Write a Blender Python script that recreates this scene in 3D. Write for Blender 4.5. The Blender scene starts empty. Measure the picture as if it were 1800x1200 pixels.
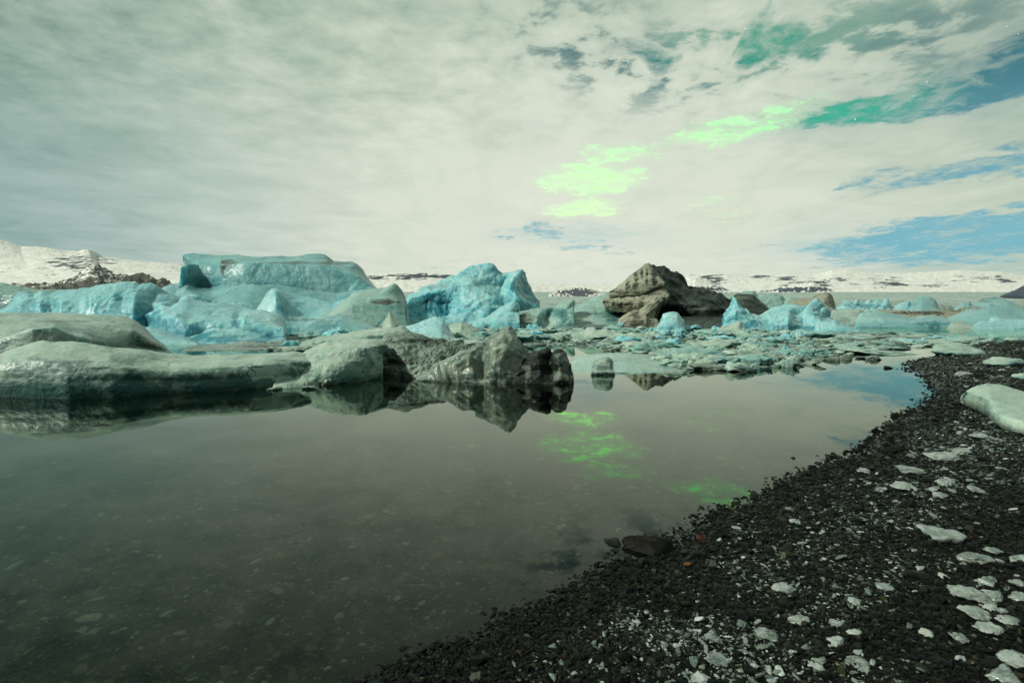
import bpy, math, random
import numpy as np
from mathutils import Vector

random.seed(7); rng = np.random.default_rng(7)
S = bpy.context.scene
R = math.radians

# ------------------------------------------------------------------ camera
CAMZ = 1.6; FOC = 1000.0; HOR = 553.0
PITCH = math.atan((600 - HOR) / FOC)
cam_d = bpy.data.cameras.new("camera"); cam_d.lens = 20; cam_d.sensor_width = 36
cam_d.clip_start = 0.05; cam_d.clip_end = 60000
cam = bpy.data.objects.new("camera", cam_d); S.collection.objects.link(cam)
cam.location = (0, 0, CAMZ); cam.rotation_euler = (R(90) - PITCH, 0, 0)
S.camera = cam
S.view_settings.view_transform = 'Standard'; S.view_settings.look = 'None'
S.view_settings.gamma = 1; S.view_settings.exposure = 0
S.cycles.max_bounces = 8; S.cycles.transparent_max_bounces = 8
S.cycles.caustics_reflective = False; S.cycles.caustics_refractive = False
S.cycles.use_denoising = True

cp, sp = math.cos(PITCH), math.sin(PITCH)
def ray(px, py):
    px = np.asarray(px, float); py = np.asarray(py, float)
    dx = (px - 900) / FOC; dz = (600 - py) / FOC
    return np.stack([dx, cp + dz * sp, -sp + dz * cp], -1)
def at_Y(px, py, Y):
    r = ray(px, py); return r / r[..., 1:2] * np.asarray(Y, float)[..., None] + np.array([0, 0, CAMZ])
def at_z(px, py, z=0.0):
    r = ray(px, py); t = (z - CAMZ) / r[..., 2:3]; return r * t + np.array([0, 0, CAMZ])
def proj(P):
    x, y, z = P[..., 0], P[..., 1], P[..., 2] - CAMZ
    f = np.maximum(y * cp - z * sp, 1e-3); u = y * sp + z * cp
    return 900 + FOC * x / f, 600 - FOC * u / f
def lin(c):
    c = np.array(c, float) / 255
    return tuple(np.where(c <= .04045, c / 12.92, ((c + .055) / 1.055) ** 2.4))

# ------------------------------------------------------------------ node helper
class NT:
    def __init__(s, tree): s.t = tree; s.L = tree.links
    def n(s, typ, **kw):
        nd = s.t.nodes.new(typ)
        for k, v in kw.items(): setattr(nd, k, v)
        return nd
    def put(s, sock, v):
        if isinstance(v, bpy.types.NodeSocket): s.L.new(v, sock)
        elif v is not None:
            if isinstance(v, (tuple, list)) and len(v) == 3 and sock.type == 'RGBA': v = (*v, 1)
            sock.default_value = v
    def m(s, op, a, b=None, c=None, clamp=False):
        nd = s.n('ShaderNodeMath', operation=op, use_clamp=clamp)
        for i, v in enumerate((a, b, c)):
            if v is not None: s.put(nd.inputs[i], v)
        return nd.outputs[0]
    def v(s, op, a, b=None, sc=None):
        nd = s.n('ShaderNodeVectorMath', operation=op); s.put(nd.inputs[0], a)
        if b is not None: s.put(nd.inputs[1], b)
        if sc is not None: s.put(nd.inputs['Scale'], sc)
        return nd.outputs['Value'] if op in ('LENGTH', 'DOT_PRODUCT', 'DISTANCE') else nd.outputs[0]
    def mix(s, f, a, b, mode='MIX'):
        nd = s.n('ShaderNodeMix', data_type='RGBA', blend_type=mode, clamp_factor=True)
        s.put(nd.inputs[0], f); s.put(nd.inputs[6], a); s.put(nd.inputs[7], b); return nd.outputs[2]
    def noise(s, vec, scale=1, detail=4, rough=.55, dist=0, lac=2, typ=None, w=None):
        nd = s.n('ShaderNodeTexNoise')
        if typ: nd.noise_type = typ
        s.put(nd.inputs['Vector'], vec); s.put(nd.inputs['Scale'], scale); s.put(nd.inputs['Detail'], detail)
        s.put(nd.inputs['Roughness'], rough); s.put(nd.inputs['Distortion'], dist); s.put(nd.inputs['Lacunarity'], lac)
        return nd.outputs['Fac']
    def vor(s, vec, scale=1, feature='F1', rnd=1, out='Distance'):
        nd = s.n('ShaderNodeTexVoronoi', feature=feature); s.put(nd.inputs['Vector'], vec); s.put(nd.inputs['Scale'], scale)
        nd.inputs['Randomness'].default_value = rnd; return nd.outputs[out]
    def rng(s, v, a, b, c=0, d=1, sm=True):
        nd = s.n('ShaderNodeMapRange', interpolation_type='SMOOTHSTEP' if sm else 'LINEAR')
        for i, k in enumerate((v, a, b, c, d)): s.put(nd.inputs[i], k)
        return nd.outputs[0]
    def mapping(s, vec, loc=(0, 0, 0), rot=(0, 0, 0), sc=(1, 1, 1), typ='POINT'):
        nd = s.n('ShaderNodeMapping', vector_type=typ); s.put(nd.inputs[0], vec)
        nd.inputs[1].default_value = loc; nd.inputs[2].default_value = rot; nd.inputs[3].default_value = sc; return nd.outputs[0]
    def xyz(s, vec): nd = s.n('ShaderNodeSeparateXYZ'); s.put(nd.inputs[0], vec); return nd.outputs
    def comb(s, x, y, z):
        nd = s.n('ShaderNodeCombineXYZ')
        for i, k in enumerate((x, y, z)): s.put(nd.inputs[i], k)
        return nd.outputs[0]
    def ramp(s, f, stops, interp='LINEAR'):
        nd = s.n('ShaderNodeValToRGB'); cr = nd.color_ramp; cr.interpolation = interp
        while len(cr.elements) < len(stops): cr.elements.new(.5)
        for e, (p, c) in zip(cr.elements, stops): e.position = p; e.color = (*c, 1)
        s.put(nd.inputs[0], f); return nd.outputs[0]
    def bump(s, h, st=.5, dist=.1, nrm=None):
        nd = s.n('ShaderNodeBump'); s.put(nd.inputs['Height'], h); s.put(nd.inputs['Strength'], st)
        s.put(nd.inputs['Distance'], dist); s.put(nd.inputs['Normal'], nrm) if nrm is not None else None
        return nd.outputs[0]
    def attr(s, name, typ='GEOMETRY', out='Fac'):
        nd = s.n('ShaderNodeAttribute', attribute_type=typ, attribute_name=name); return nd.outputs[out]

# ------------------------------------------------------------------ world: moonlit cloud deck, gaps, aurora, stars
SUN_EL, SUN_AZ = 34.0, 248.0        # light from behind-left of the camera (azimuth clockwise from +Y)
W = bpy.data.worlds.new("World"); S.world = W; W.use_nodes = True
W.node_tree.nodes.clear(); g = NT(W.node_tree)
STR = 0.1
sky = g.n('ShaderNodeTexSky', sky_type='NISHITA', sun_disc=False)
sky.sun_elevation = R(SUN_EL); sky.sun_rotation = R(SUN_AZ); sky.air_density = 1.0; sky.dust_density = .6; sky.ozone_density = 3
D = g.n('ShaderNodeTexCoord').outputs['Generated']
dx, dy, dz = g.xyz(D)
az = g.m('ARCTAN2', dx, dy); el = g.m('ARCSINE', dz)
AE = g.comb(az, el, 0.0)
zz = g.m('ADD', g.m('MAXIMUM', dz, 0.0), 0.07)
Q = g.comb(g.m('DIVIDE', dx, zz), g.m('DIVIDE', dy, zz), 0.0)
Qs = g.mapping(Q, rot=(0, 0, R(-28)), sc=(1.0, .42, 1))
n_big = g.noise(Q, .55, 3, .5, .3)
n_mid = g.noise(Q, 2.1, 6, .58, .5)
n_str = g.noise(Qs, 3.2, 7, .62, .8)
n_fin = g.noise(Q, 6.5, 6, .62, .2)
n_au = g.noise(Q, 9.0, 5, .66, .9)
wn = g.n('ShaderNodeTexNoise'); g.put(wn.inputs['Vector'], Q); wn.inputs['Scale'].default_value = 2.4; wn.inputs['Detail'].default_value = 6
wn.inputs['Roughness'].default_value = .65
warp = g.v('SCALE', g.v('SUBTRACT', wn.outputs['Color'], (.5, .5, .5)), sc=.16)
wx, wy, _ = g.xyz(warp)
AEw = g.v('ADD', AE, g.comb(wx, g.m('MULTIPLY', wy, .45), 0.0))
def ae(px, py):
    r = ray(px, py); r = r / np.linalg.norm(r); return math.atan2(r[0], r[1]), math.asin(r[2])
def blob(px, py, rx, ry, rot=0, src=None, inner=0.0):
    c = ae(px, py); t = R(rot)
    e = ae(px + rx * math.cos(t), py - rx * math.sin(t)); f = ae(px + ry * math.sin(t), py + ry * math.cos(t))
    a = math.atan2(e[1] - c[1], e[0] - c[0])
    l1 = math.hypot(e[0] - c[0], e[1] - c[1]); l2 = math.hypot(f[0] - c[0], f[1] - c[1])
    v = g.mapping(src or AEw, loc=(c[0], c[1], 0), rot=(0, 0, a), sc=(l1, l2, 1), typ='TEXTURE')
    return g.rng(g.v('LENGTH', v), 1.0, inner, 0, 1)
def add(*xs):
    r = xs[0]
    for x in xs[1:]: r = g.m('ADD', r, x)
    return r
def mul(a, b): return g.m('MULTIPLY', a, b)
# cloud colour: brightest low in the middle of the view, falling off to the sides and up
cx, cy = ae(1010, 430)
rv = g.mapping(AE, loc=(cx, cy, 0), sc=(1.22, .66, 1), typ='TEXTURE')
rad = g.v('LENGTH', rv)
lft = g.rng(az, -.25, -.80, 0, .05)
rad2 = add(rad, lft, mul(g.m('SUBTRACT', n_mid, .5), -.45), mul(g.m('SUBTRACT', n_big, .5), -.25), mul(mul(g.m('SUBTRACT', n_fin, .5), -.85), g.rng(el, .12, .45)))
cloud = g.ramp(rad2, [(0.0, lin((226, 230, 214))), (.30, lin((215, 223, 207))), (.55, lin((188, 202, 184))), (.78, lin((156, 179, 162))),
                      (1.0, lin((116, 142, 130)))])
# gaps
def gap_noise(a, b): return g.m('ADD', g.m('MULTIPLY', n_str, a), g.m('MULTIPLY', n_fin, b))
gaps = add(
    mul(blob(1740, 145, 360, 74, 15), 1.2), mul(blob(1500, 200, 320, 34, 9), 1.1), mul(blob(1850, 60, 210, 40, 25), .5),
    mul(blob(1330, 55, 110, 85, 35), .62), mul(blob(1130, 105, 140, 60, -25), .48), mul(blob(1420, 75, 100, 60, 0), .6),
    mul(blob(950, 60, 60, 45, 0), .2), mul(blob(1270, 95, 240, 90, 0), .30),
    mul(blob(1790, 285, 230, 50, 14), 1.15), mul(blob(1560, 322, 260, 34, 10), .72),
    mul(blob(1780, 402, 520, 54, 3, inner=.3), 1.4), mul(blob(1600, 440, 620, 44, 1), 1.0),
    mul(blob(930, 408, 150, 16, 2), .62), mul(blob(1030, 430, 150, 24, -5), .55), mul(blob(760, 470, 120, 7, 0), .35))
gm = g.rng(g.m('ADD', gaps, mul(g.m('SUBTRACT', gap_noise(.6, .4), .5), 3.4)), .34, .86, 0, 1)
streak = mul(blob(1545, 383, 190, 11, 3, inner=.3), 1.0)
gm = g.m('MULTIPLY', gm, g.m('SUBTRACT', 1.0, streak), clamp=True)
gm = mul(gm, g.rng(gaps, .03, .2, 0, 1))
gm = mul(gm, g.m('SUBTRACT', 1.0, mul(g.rng(g.m('ADD', mul(n_str, .5), mul(n_au, .5)), .47, .62), .62)))
puff = mul(add(blob(1330, 90, 380, 150, 10), blob(1080, 110, 260, 110, -15), mul(blob(1640, 60, 300, 130, 15), .8), mul(blob(960, 60, 220, 90, 0), .5)), g.rng(g.m('ADD', mul(n_fin, .55), mul(n_mid, .45)), .485, .41))
gm = g.m('MAXIMUM', gm, mul(puff, .72))
tint = g.rng(el, .10, .40, 0, 1)
gapc = g.mix(tint, lin((118, 180, 196)), lin((12, 96, 108)))
nsky = g.mix(1.0, sky.outputs[0], (STR * .9, STR * 1.25, STR * 1.05), 'MULTIPLY')
gapc = g.mix(.05, gapc, nsky)
cloud = g.mix(mul(g.rng(az, -.2, -.75), g.rng(el, .5, .1)), cloud, g.mix(1.0, cloud, (.86, .93, 1.10), 'MULTIPLY'))
cloud = g.mix(g.rng(n_str, .44, .66, .0, .20), cloud, g.mix(1.0, cloud, (.72, .78, .78), 'MULTIPLY'))
soft = add(mul(blob(1640, 432, 620, 62, 1), .75), mul(blob(1840, 70, 520, 190, 15), .55), mul(blob(1010, 415, 260, 34, 0), .35), mul(blob(1500, 200, 360, 60, 9), .35))
soft = mul(soft, g.rng(n_str, .62, .38, .35, 1))
cloud = g.mix(soft, cloud, gapc)
col = g.mix(mul(gm, .93), cloud, gapc)
hz = g.rng(el, .075, .01, 0, .6)
col = g.mix(hz, col, g.mix(g.rng(az, -.3, .3), lin((218, 226, 212)), lin((196, 220, 218))))
# aurora, seen through the clouds
au = add(mul(blob(1320, 214, 190, 40, 13), 1.15), mul(blob(1220, 240, 120, 26, 9), .8), mul(blob(1310, 228, 110, 16, 5), .5), mul(blob(1085, 270, 110, 28, 6), 1.1),
         mul(blob(1040, 316, 115, 36, 3, inner=.2), 1.5), mul(blob(1010, 330, 110, 45, 3), .35), mul(blob(1025, 368, 100, 22, 8, inner=.2), 1.35),
         mul(blob(1240, 352, 80, 18, 4), .45), mul(blob(1275, 377, 90, 10, 0), .35))
aun = g.m('ADD', mul(n_au, .6), mul(n_fin, .4))
aun = g.m('ADD', mul(g.rng(aun, .47, .60), .8), mul(g.rng(n_str, .40, .60), .2))
aum = mul(g.rng(au, .0, 1.5), g.m('ADD', .13, mul(g.m('POWER', aun, 1.7), .95)))
auc = g.mix(g.rng(el, .16, .36), (.80, 2.5, .50), (.22, 2.2, .42))
col = g.mix(mul(aum, .74), col, auc)
teal = mul(g.m('ADD', blob(1480, 195, 290, 80, 10, src=AE), mul(blob(1330, 60, 380, 130, 10, src=AE), .8), clamp=True), mul(gm, .6))
col = g.mix(teal, col, lin((50, 200, 150)))
stars = add(*[blob(x, y, r, r, 0, src=AE) for x, y, r in ((1310, 51, 2), (1629, 144, 2.1), (1606, 169, 1.6), (1503, 210, 2.2), (1770, 47, 1.7), (1790, 60, 1.7))])
col = g.mix(mul(stars, .95), col, (.9, .95, .95))
col = g.mix(g.rng(az, 1.15, 1.9, 0, 1), col, (.22, .28, .25))
col = g.mix(g.rng(az, -1.0, -1.6, 0, 1), col, (.22, .28, .27))
bg = g.n('ShaderNodeBackground'); bg.inputs[1].default_value = STR
g.put(bg.inputs[0], g.v('SCALE', col, sc=1 / STR))
g.L.new(bg.outputs[0], g.n('ShaderNodeOutputWorld').inputs[0])
W.cycles.sampling_method = 'MANUAL'; W.cycles.sample_map_resolution = 512

sl = bpy.data.lights.new("moon", 'SUN'); sl.energy = 3.3; sl.angle = R(4); sl.color = (.965, 1, .88)
so = bpy.data.objects.new("moon", sl); S.collection.objects.link(so)
sd = Vector((math.sin(R(SUN_AZ)) * math.cos(R(SUN_EL)), math.cos(R(SUN_AZ)) * math.cos(R(SUN_EL)), math.sin(R(SUN_EL))))
so.rotation_euler = sd.to_track_quat('Z', 'Y').to_euler()

# ------------------------------------------------------------------ numpy noise
_perm = rng.permutation(512)
def _hash(i, j, k, s=0):
    return _perm[(_perm[(_perm[(i + s * 37) & 511] + j) & 511] + k) & 511]
_grad = rng.normal(size=(512, 3)); _grad /= np.linalg.norm(_grad, axis=1)[:, None]
_val = rng.uniform(-1, 1, 512)
def perlin(P, s=0):
    P = np.asarray(P, float); I = np.floor(P).astype(int); F = P - I
    U = F * F * F * (F * (F * 6 - 15) + 10); out = 0
    for a in (0, 1):
        for b in (0, 1):
            for c in (0, 1):
                gr = _grad[_hash(I[..., 0] + a, I[..., 1] + b, I[..., 2] + c, s)]
                d = gr[..., 0] * (F[..., 0] - a) + gr[..., 1] * (F[..., 1] - b) + gr[..., 2] * (F[..., 2] - c)
                w = (U[..., 0] if a else 1 - U[..., 0]) * (U[..., 1] if b else 1 - U[..., 1]) * (U[..., 2] if c else 1 - U[..., 2])
                out = out + w * d
    return out * 1.5
def facet(P, s=0):
    P = np.asarray(P, float); I = np.floor(P).astype(int); F = P - I; out = 0
    for a in (0, 1):
        for b in (0, 1):
            for c in (0, 1):
                w = (F[..., 0] if a else 1 - F[..., 0]) * (F[..., 1] if b else 1 - F[..., 1]) * (F[..., 2] if c else 1 - F[..., 2])
                out = out + w * _val[_hash(I[..., 0] + a, I[..., 1] + b, I[..., 2] + c, s)]
    return out
def fbm(P, o=4, s=0, gain=.5):
    r = 0; a = 1; f = 1
    for k in range(o): r = r + a * perlin(P * f + 17.3 * k, s + k); a *= gain; f *= 2.03
    return r
def scallop(P, o=2, s=0):
    r = 0; a = 1; f = 1
    for k in range(o): r = r + a * (.35 - np.abs(perlin(P * f + 9.1 * k, s + k))); a *= .5; f *= 2.1
    return r

# ------------------------------------------------------------------ mesh building
def mesh_obj(name, V, F, mat, loc=None, attrs=None, smooth=True):
    V = np.asarray(V, np.float64); loc = np.zeros(3) if loc is None else np.asarray(loc, float)
    V = V - loc; F = np.asarray(F, np.int32)
    me = bpy.data.meshes.new(name)
    me.vertices.add(len(V)); me.vertices.foreach_set('co', V.astype(np.float32).ravel())
    k = F.shape[1]
    me.loops.add(F.size); me.loops.foreach_set('vertex_index', F.ravel())
    me.polygons.add(len(F)); me.polygons.foreach_set('loop_start', np.arange(0, F.size, k, dtype=np.int32))
    me.polygons.foreach_set('loop_total', np.full(len(F), k, np.int32))
    me.polygons.foreach_set('use_smooth', np.full(len(F), smooth, bool))
    me.update(calc_edges=True)
    for n_, a in (attrs or {}).items():
        at = me.attributes.new(n_, 'FLOAT', 'POINT'); at.data.foreach_set('value', np.asarray(a, np.float32))
    if mat: me.materials.append(mat)
    o = bpy.data.objects.new(name, me); o.location = loc; S.collection.objects.link(o); return o
def tag(o, label=None, cat=None, group=None, kind=None):
    for k, v in (('label', label), ('category', cat), ('group', group), ('kind', kind)):
        if v: o[k] = v
    return o
def resample(pts, n, smooth=0):
    p = np.array(pts, float)
    d = np.r_[0, np.cumsum(np.hypot(*(np.diff(p[:, :2], axis=0)).T))]; d /= d[-1]
    u = np.linspace(0, 1, n)
    o = np.stack([np.interp(u, d, p[:, i]) for i in range(p.shape[1])], -1)
    for _ in range(smooth):
        o[1:-1] = (o[:-2] + 2 * o[1:-1] + o[2:]) / 4
    return o
def grid_faces(nr, nc, cyc_r=False):
    i = np.arange(nr if cyc_r else nr - 1)[:, None]; j = np.arange(nc - 1)[None, :]
    a = i * nc + j; b = ((i + 1) % nr) * nc + j
    return np.stack([a, a + 1, b + 1, b], -1).reshape(-1, 4)
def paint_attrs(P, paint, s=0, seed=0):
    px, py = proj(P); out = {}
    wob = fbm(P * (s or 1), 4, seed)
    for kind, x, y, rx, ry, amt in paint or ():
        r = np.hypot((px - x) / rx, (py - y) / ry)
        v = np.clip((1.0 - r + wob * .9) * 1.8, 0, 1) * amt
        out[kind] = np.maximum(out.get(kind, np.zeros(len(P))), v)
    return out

def loft(name, mat, rows, back=.8, depth=.6, amp=.03, fac=.0, scal=.0, bulge=.08, nu=None, dens=1.0, size=None, paint=None, ns=1.0, seed=None,
         smooth=2, backh=None, strat=0, stratx=1.6, end=.35, z0=0.0, prof=1.0, over=0.0):
    """rows, front to crest: (pixel points, depth Y or 'W' for the water line).  World-space solid with a real back."""
    seed = random.randrange(500) if seed is None else seed
    lens = [np.hypot(*np.diff(np.array([p[:2] for p in r[0]], float), axis=0).T).sum() for r in rows]
    if nu is None: nu = int(np.clip(max(lens) * .62 * dens, 40, 560))
    C = []
    for pts, Y in rows:
        q = resample([(*p[:2], (p[2] if len(p) > 2 else 0)) for p in pts], nu, smooth)
        C.append(at_z(q[:, 0], q[:, 1], z0) if Y == 'W' else at_Y(q[:, 0], q[:, 1], Y + q[:, 2]))
    if rows[0][1] == 'W':
        for k in range(1, len(C)):
            f = np.maximum(1, (C[0][:, 1] - over) / C[k][:, 1])
            C[k][:, 1] *= f; C[k][:, 0] *= f; C[k][:, 2] = CAMZ + (C[k][:, 2] - CAMZ) * f
    pr = [proj(c) for c in C]
    zr = C[-1][:, 2].max() - z0
    size = size or zr
    G = [C[0] * 1.0]
    G[0][:, 2] -= depth; 
    for k in range(len(C) - 1):
        h = np.nanmedian(np.hypot(pr[k][0] - pr[k + 1][0], pr[k][1] - pr[k + 1][1]))
        m = int(np.clip(h * .75 * dens, 5, 90))
        for t in np.arange(m) / m:
            te = t ** prof if k == 0 else t
            p = C[k] * (1 - t) + C[k + 1] * t
            p[:, 1] = C[k][:, 1] * (1 - te) + C[k + 1][:, 1] * te - math.sin(math.pi * t) * bulge * size
            # keep the pixel position while the depth bulges
            f = p[:, 1] / (C[k][:, 1] * (1 - t) + C[k + 1][:, 1] * t)
            p[:, 0] *= f; p[:, 2] = CAMZ + (p[:, 2] - CAMZ) * f
            G.append(p)
    cr = C[-1]; G.append(cr); bd = back * size; mx = cr[:, 0].mean()
    for s_ in (.05, .14, .28, .45, .65, .85, 1.0):
        p = cr.copy(); p[:, 1] += bd * s_; hh = np.maximum(cr[:, 2] - z0, .0)
        p[:, 2] = z0 + hh * (1 - s_ ** 1.8 * 1.0) - depth * s_; p[:, 0] = mx + (cr[:, 0] - mx) * (1 - .18 * s_ * s_)
        G.append(p)
    G[-1][:, 2] = z0 - depth
    G = np.array(G)                                   # rows, cols, 3
    m0, m1 = G[:, 0].mean(0), G[:, -1].mean(0)
    L = [m0 + (G[:, 0] - m0) * f + (G[:, 0].mean(0) - G[:, 3].mean(0)) * 0 for f in (.15, .6)]
    Rr = [m1 + (G[:, -1] - m1) * f for f in (.6, .15)]
    G = np.concatenate([np.stack(L, 1), G, np.stack(Rr, 1)], 1)
    nr, nc = G.shape[:2]
    du = np.gradient(G, axis=1); dv = np.roll(G, -1, 0) - np.roll(G, 1, 0)
    N = np.cross(du, dv); N /= np.linalg.norm(N, axis=2, keepdims=True) + 1e-9
    P = G.reshape(-1, 3); N = N.reshape(-1, 3); q = P / size * ns
    wq = q + .25 * np.stack([perlin(q * 1.7 + 5, seed + 9), perlin(q * 1.7 + 11, seed + 8), perlin(q * 1.7 + 31, seed + 7)], -1)
    d = amp * fbm(q * 2.6, 5, seed)
    if fac: d = d + fac * (facet(wq @ _rot * 2.4, seed + 3) + .5 * facet(wq @ _rot * 5.7, seed + 4) + .22 * facet(wq * 12, seed + 5))
    if scal: d = d + scal * scallop(wq * 4.2, 3, seed + 6)
    if strat:
        ph = q[:, 2] * 9 + q[:, 0] * stratx + 1.6 * fbm(q * .8, 3, seed + 11)
        d = d + strat * (np.abs(ph % 1 - .5) - .25)
    P = P + N * (d * size)[:, None]
    F = grid_faces(nr, nc, True)
    loc = np.array([P[:, 0].mean(), P[:, 1].mean(), z0])
    at = paint_attrs(P, paint, 3 / size, seed)
    return mesh_obj(name, P, F, mat, loc, at)
_q, _ = np.linalg.qr(rng.normal(size=(3, 3))); _rot = _q

# icosphere bases for stones and blocks
import bmesh
def ico(sub):
    bm = bmesh.new(); bmesh.ops.create_icosphere(bm, subdivisions=sub, radius=1)
    V = np.array([v.co[:] for v in bm.verts]); F = np.array([[v.index for v in f.verts] for f in bm.faces]); bm.free(); return V, F
ICO = {k: ico(k) for k in (1, 2, 3, 4, 5)}
def chunk(seed, sub=3, planes=9, rough=.05, soft=14, flat=1.0, cut=.62, slab=False):
    r = np.random.default_rng(seed); V, F = ICO[sub]
    N = r.normal(size=(planes, 3)); N[:, 2] *= flat; N /= np.linalg.norm(N, axis=1)[:, None]; h = r.uniform(cut, 1.0, planes)
    if slab: N[0] = [*r.normal(0, .22, 2), 1]; N[0] /= np.linalg.norm(N[0]); h[0] = r.uniform(.25, .45); N[1] = [*r.normal(0, .3, 2), 1]; N[1] /= np.linalg.norm(N[1]); h[1] = r.uniform(.3, .5)
    d = V @ N.T; inv = np.clip(d, .001, None) / h
    k = (inv ** soft).sum(1) ** (1 / soft)
    rr = 1 / np.maximum(k, .75)
    rr = rr * (1 + rough * fbm(V * 2.2 + seed * 1.7, 4, seed % 97))
    return V * rr[:, None], F

# ------------------------------------------------------------------ materials
def new_mat(name):
    m = bpy.data.materials.new(name); m.use_nodes = True; m.node_tree.nodes.clear(); return m, NT(m.node_tree)
def finish(g, shader, disp=None):
    g.L.new(shader, g.n('ShaderNodeOutputMaterial').inputs[0])
def pbsdf(g, **kw):
    b = g.n('ShaderNodeBsdfPrincipled')
    for k, v in kw.items(): g.put(b.inputs[k.replace('_', ' ')], v)
    return b
_mc = {}
def ice(kind, sc=1.0):
    """glacier ice: sc = feature size in metres"""
    key = (kind, sc)
    if key in _mc: return _mc[key]
    base, deep, pale, dirt, dl, rough, sss, trans = {
        'blue':  ((.120, .345, .360), (.025, .18, .225), (.36, .58, .55), (.075, .07, .05), .03, .36, .75, 0),
        'bright':((.17, .49, .53), (.025, .27, .36), (.50, .76, .73), (.12, .10, .08), .0, .34, .85, 0),
        'teal':  ((.19, .37, .335), (.055, .21, .21), (.42, .56, .47), (.08, .07, .045), .07, .34, .7, 0),
        'grey':  ((.20, .285, .235), (.022, .105, .098), (.50, .60, .49), (.05, .05, .035), .12, .42, .55, 0),
        'floe':  ((.28, .40, .32), (.10, .22, .19), (.52, .62, .50), (.06, .055, .035), .22, .36, .35, 0),
        'dirty': ((.10, .145, .115), (.018, .040, .033), (.34, .41, .33), (.009, .011, .008), .5, .34, .1, 0),
        'clear': ((.235, .32, .26), (.050, .115, .098), (.60, .66, .53), (.020, .022, .016), .08, .14, .4, .38),
        'black': ((.007, .010, .008), (.002, .003, .0025), (.20, .25, .20), (.003, .004, .003), .4, .14, 0, 0),
        'sand':  ((.25, .245, .175), (.07, .082, .06), (.50, .49, .37), (.012, .013, .009), .42, .6, .05, 0),
        'rock':  ((.008, .013, .010), (.002, .004, .003), (.16, .20, .16), (.005, .0045, .0035), .45, .42, 0, 0),
        'beach': ((.50, .58, .50), (.09, .14, .11), (.92, .96, .88), (.04, .04, .03), .05, .10, .1, .42),
    }[kind]
    pm = .22 if kind in ('black', 'rock') else 1.0
    near = kind in ('grey', 'clear', 'dirty', 'floe')
    sx = .28 if kind in ('blue', 'bright', 'clear', 'black') else .45
    m, g = new_mat('ice_' + kind)
    oi = g.n('ShaderNodeObjectInfo')
    P = g.v('ADD', g.n('ShaderNodeTexCoord').outputs['Object'], g.v('SCALE', (37., 19., 7.), sc=oi.outputs['Random']))
    P = g.v('SCALE', P, sc=1 / sc)
    wv = g.n('ShaderNodeTexNoise'); g.put(wv.inputs['Vector'], P); wv.inputs['Scale'].default_value = .6; wv.inputs['Detail'].default_value = 3
    Pw = g.v('ADD', P, g.v('SCALE', g.v('SUBTRACT', wv.outputs['Color'], (.5, .5, .5)), sc=.55))
    big = g.noise(Pw, .45, 4, .55)
    mid = g.noise(Pw, 1.7, 6, .6)
    st = g.mapping(Pw, rot=(R(12), R(-17), R(8)), sc=(.35, .35, 4.2))
    strata = g.noise(st, 1.5, 5, .6)
    fine = g.noise(P, 9, 6, .65)
    vfine = g.noise(P, 34, 4, .6)
    crack = g.vor(Pw, 1.15, 'DISTANCE_TO_EDGE'); crack2 = g.vor(Pw, 4.1, 'DISTANCE_TO_EDGE')
    col = g.mix(g.rng(big, .38, .60), base, deep)
    col = g.mix(g.m('MULTIPLY', g.rng(g.noise(Pw, .75, 3, .5, .8), .50, .66), (.7 if near else .35) * pm), col, pale)
    col = g.mix(g.m('MULTIPLY', g.rng(strata, .48, .66), sx * pm), col, pale)
    col = g.mix(g.m('MULTIPLY', g.rng(g.noise(st, 4.6, 4, .6), .56, .72), sx), col, deep)
    col = g.mix(g.m('MULTIPLY', g.rng(mid, .52, .75), .45 * pm), col, pale)
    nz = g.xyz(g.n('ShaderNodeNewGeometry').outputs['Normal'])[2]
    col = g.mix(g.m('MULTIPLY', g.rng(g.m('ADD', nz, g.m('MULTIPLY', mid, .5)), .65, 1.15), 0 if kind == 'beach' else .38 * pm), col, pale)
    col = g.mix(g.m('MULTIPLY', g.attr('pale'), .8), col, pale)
    col = g.mix(g.m('MULTIPLY', g.m('MULTIPLY', g.rng(crack, .035, .0), g.rng(fine, .42, .62)), .6 * pm), col, pale)
    col = g.mix(g.m('MULTIPLY', g.rng(fine, .35, .7), .3 * pm), col, pale)
    ck = g.vor(g.v('ADD', Pw, g.v('SCALE', g.v('SUBTRACT', wv.outputs['Color'], (.5, .5, .5)), sc=2.0)), .62, 'DISTANCE_TO_EDGE')
    col = g.mix(g.m('MULTIPLY', g.m('MULTIPLY', g.rng(ck, .014, .0), g.rng(mid, .42, .6)), .85), col, tuple(c * .5 for c in deep))
    sc2 = g.mapping(P, rot=(R(40), R(60), R(20)), sc=(.25, 5, 5)); col = g.mix(g.m('MULTIPLY', g.rng(g.noise(sc2, 3.5, 4, .6), .54, .68), (.75 if near else .4) * pm), col, pale)
    col = g.mix(g.m('MULTIPLY', g.attr('blue'), .88), col, tuple(c * (.9 if kind in ('grey', 'floe') else .75) for c in deep))  # blue mask: dense blue ice, plus painted shade of some hollows and undercuts
    dn = g.m('ADD', g.m('MULTIPLY', g.noise(st, 2.3, 7, .68, 1.2), .6), g.m('MULTIPLY', fine, .4))
    dm = g.m('ADD', g.rng(dn, .63 - dl * .22, .74 - dl * .2, 0, min(1, dl * 2.4)), g.m('MULTIPLY', g.attr('dirt'), g.rng(dn, .36, .56, .25, 1)), clamp=True)
    col = g.mix(dm, col, dirt)
    col = g.mix(g.m('MULTIPLY', g.rng(vfine, .6, .72), (.12 if kind == 'beach' else .35) * pm), col, g.mix(.5, pale, (.8, .85, .8)))
    h = g.m('ADD', g.m('MULTIPLY', mid, .5), g.m('MULTIPLY', fine, .28))
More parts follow.
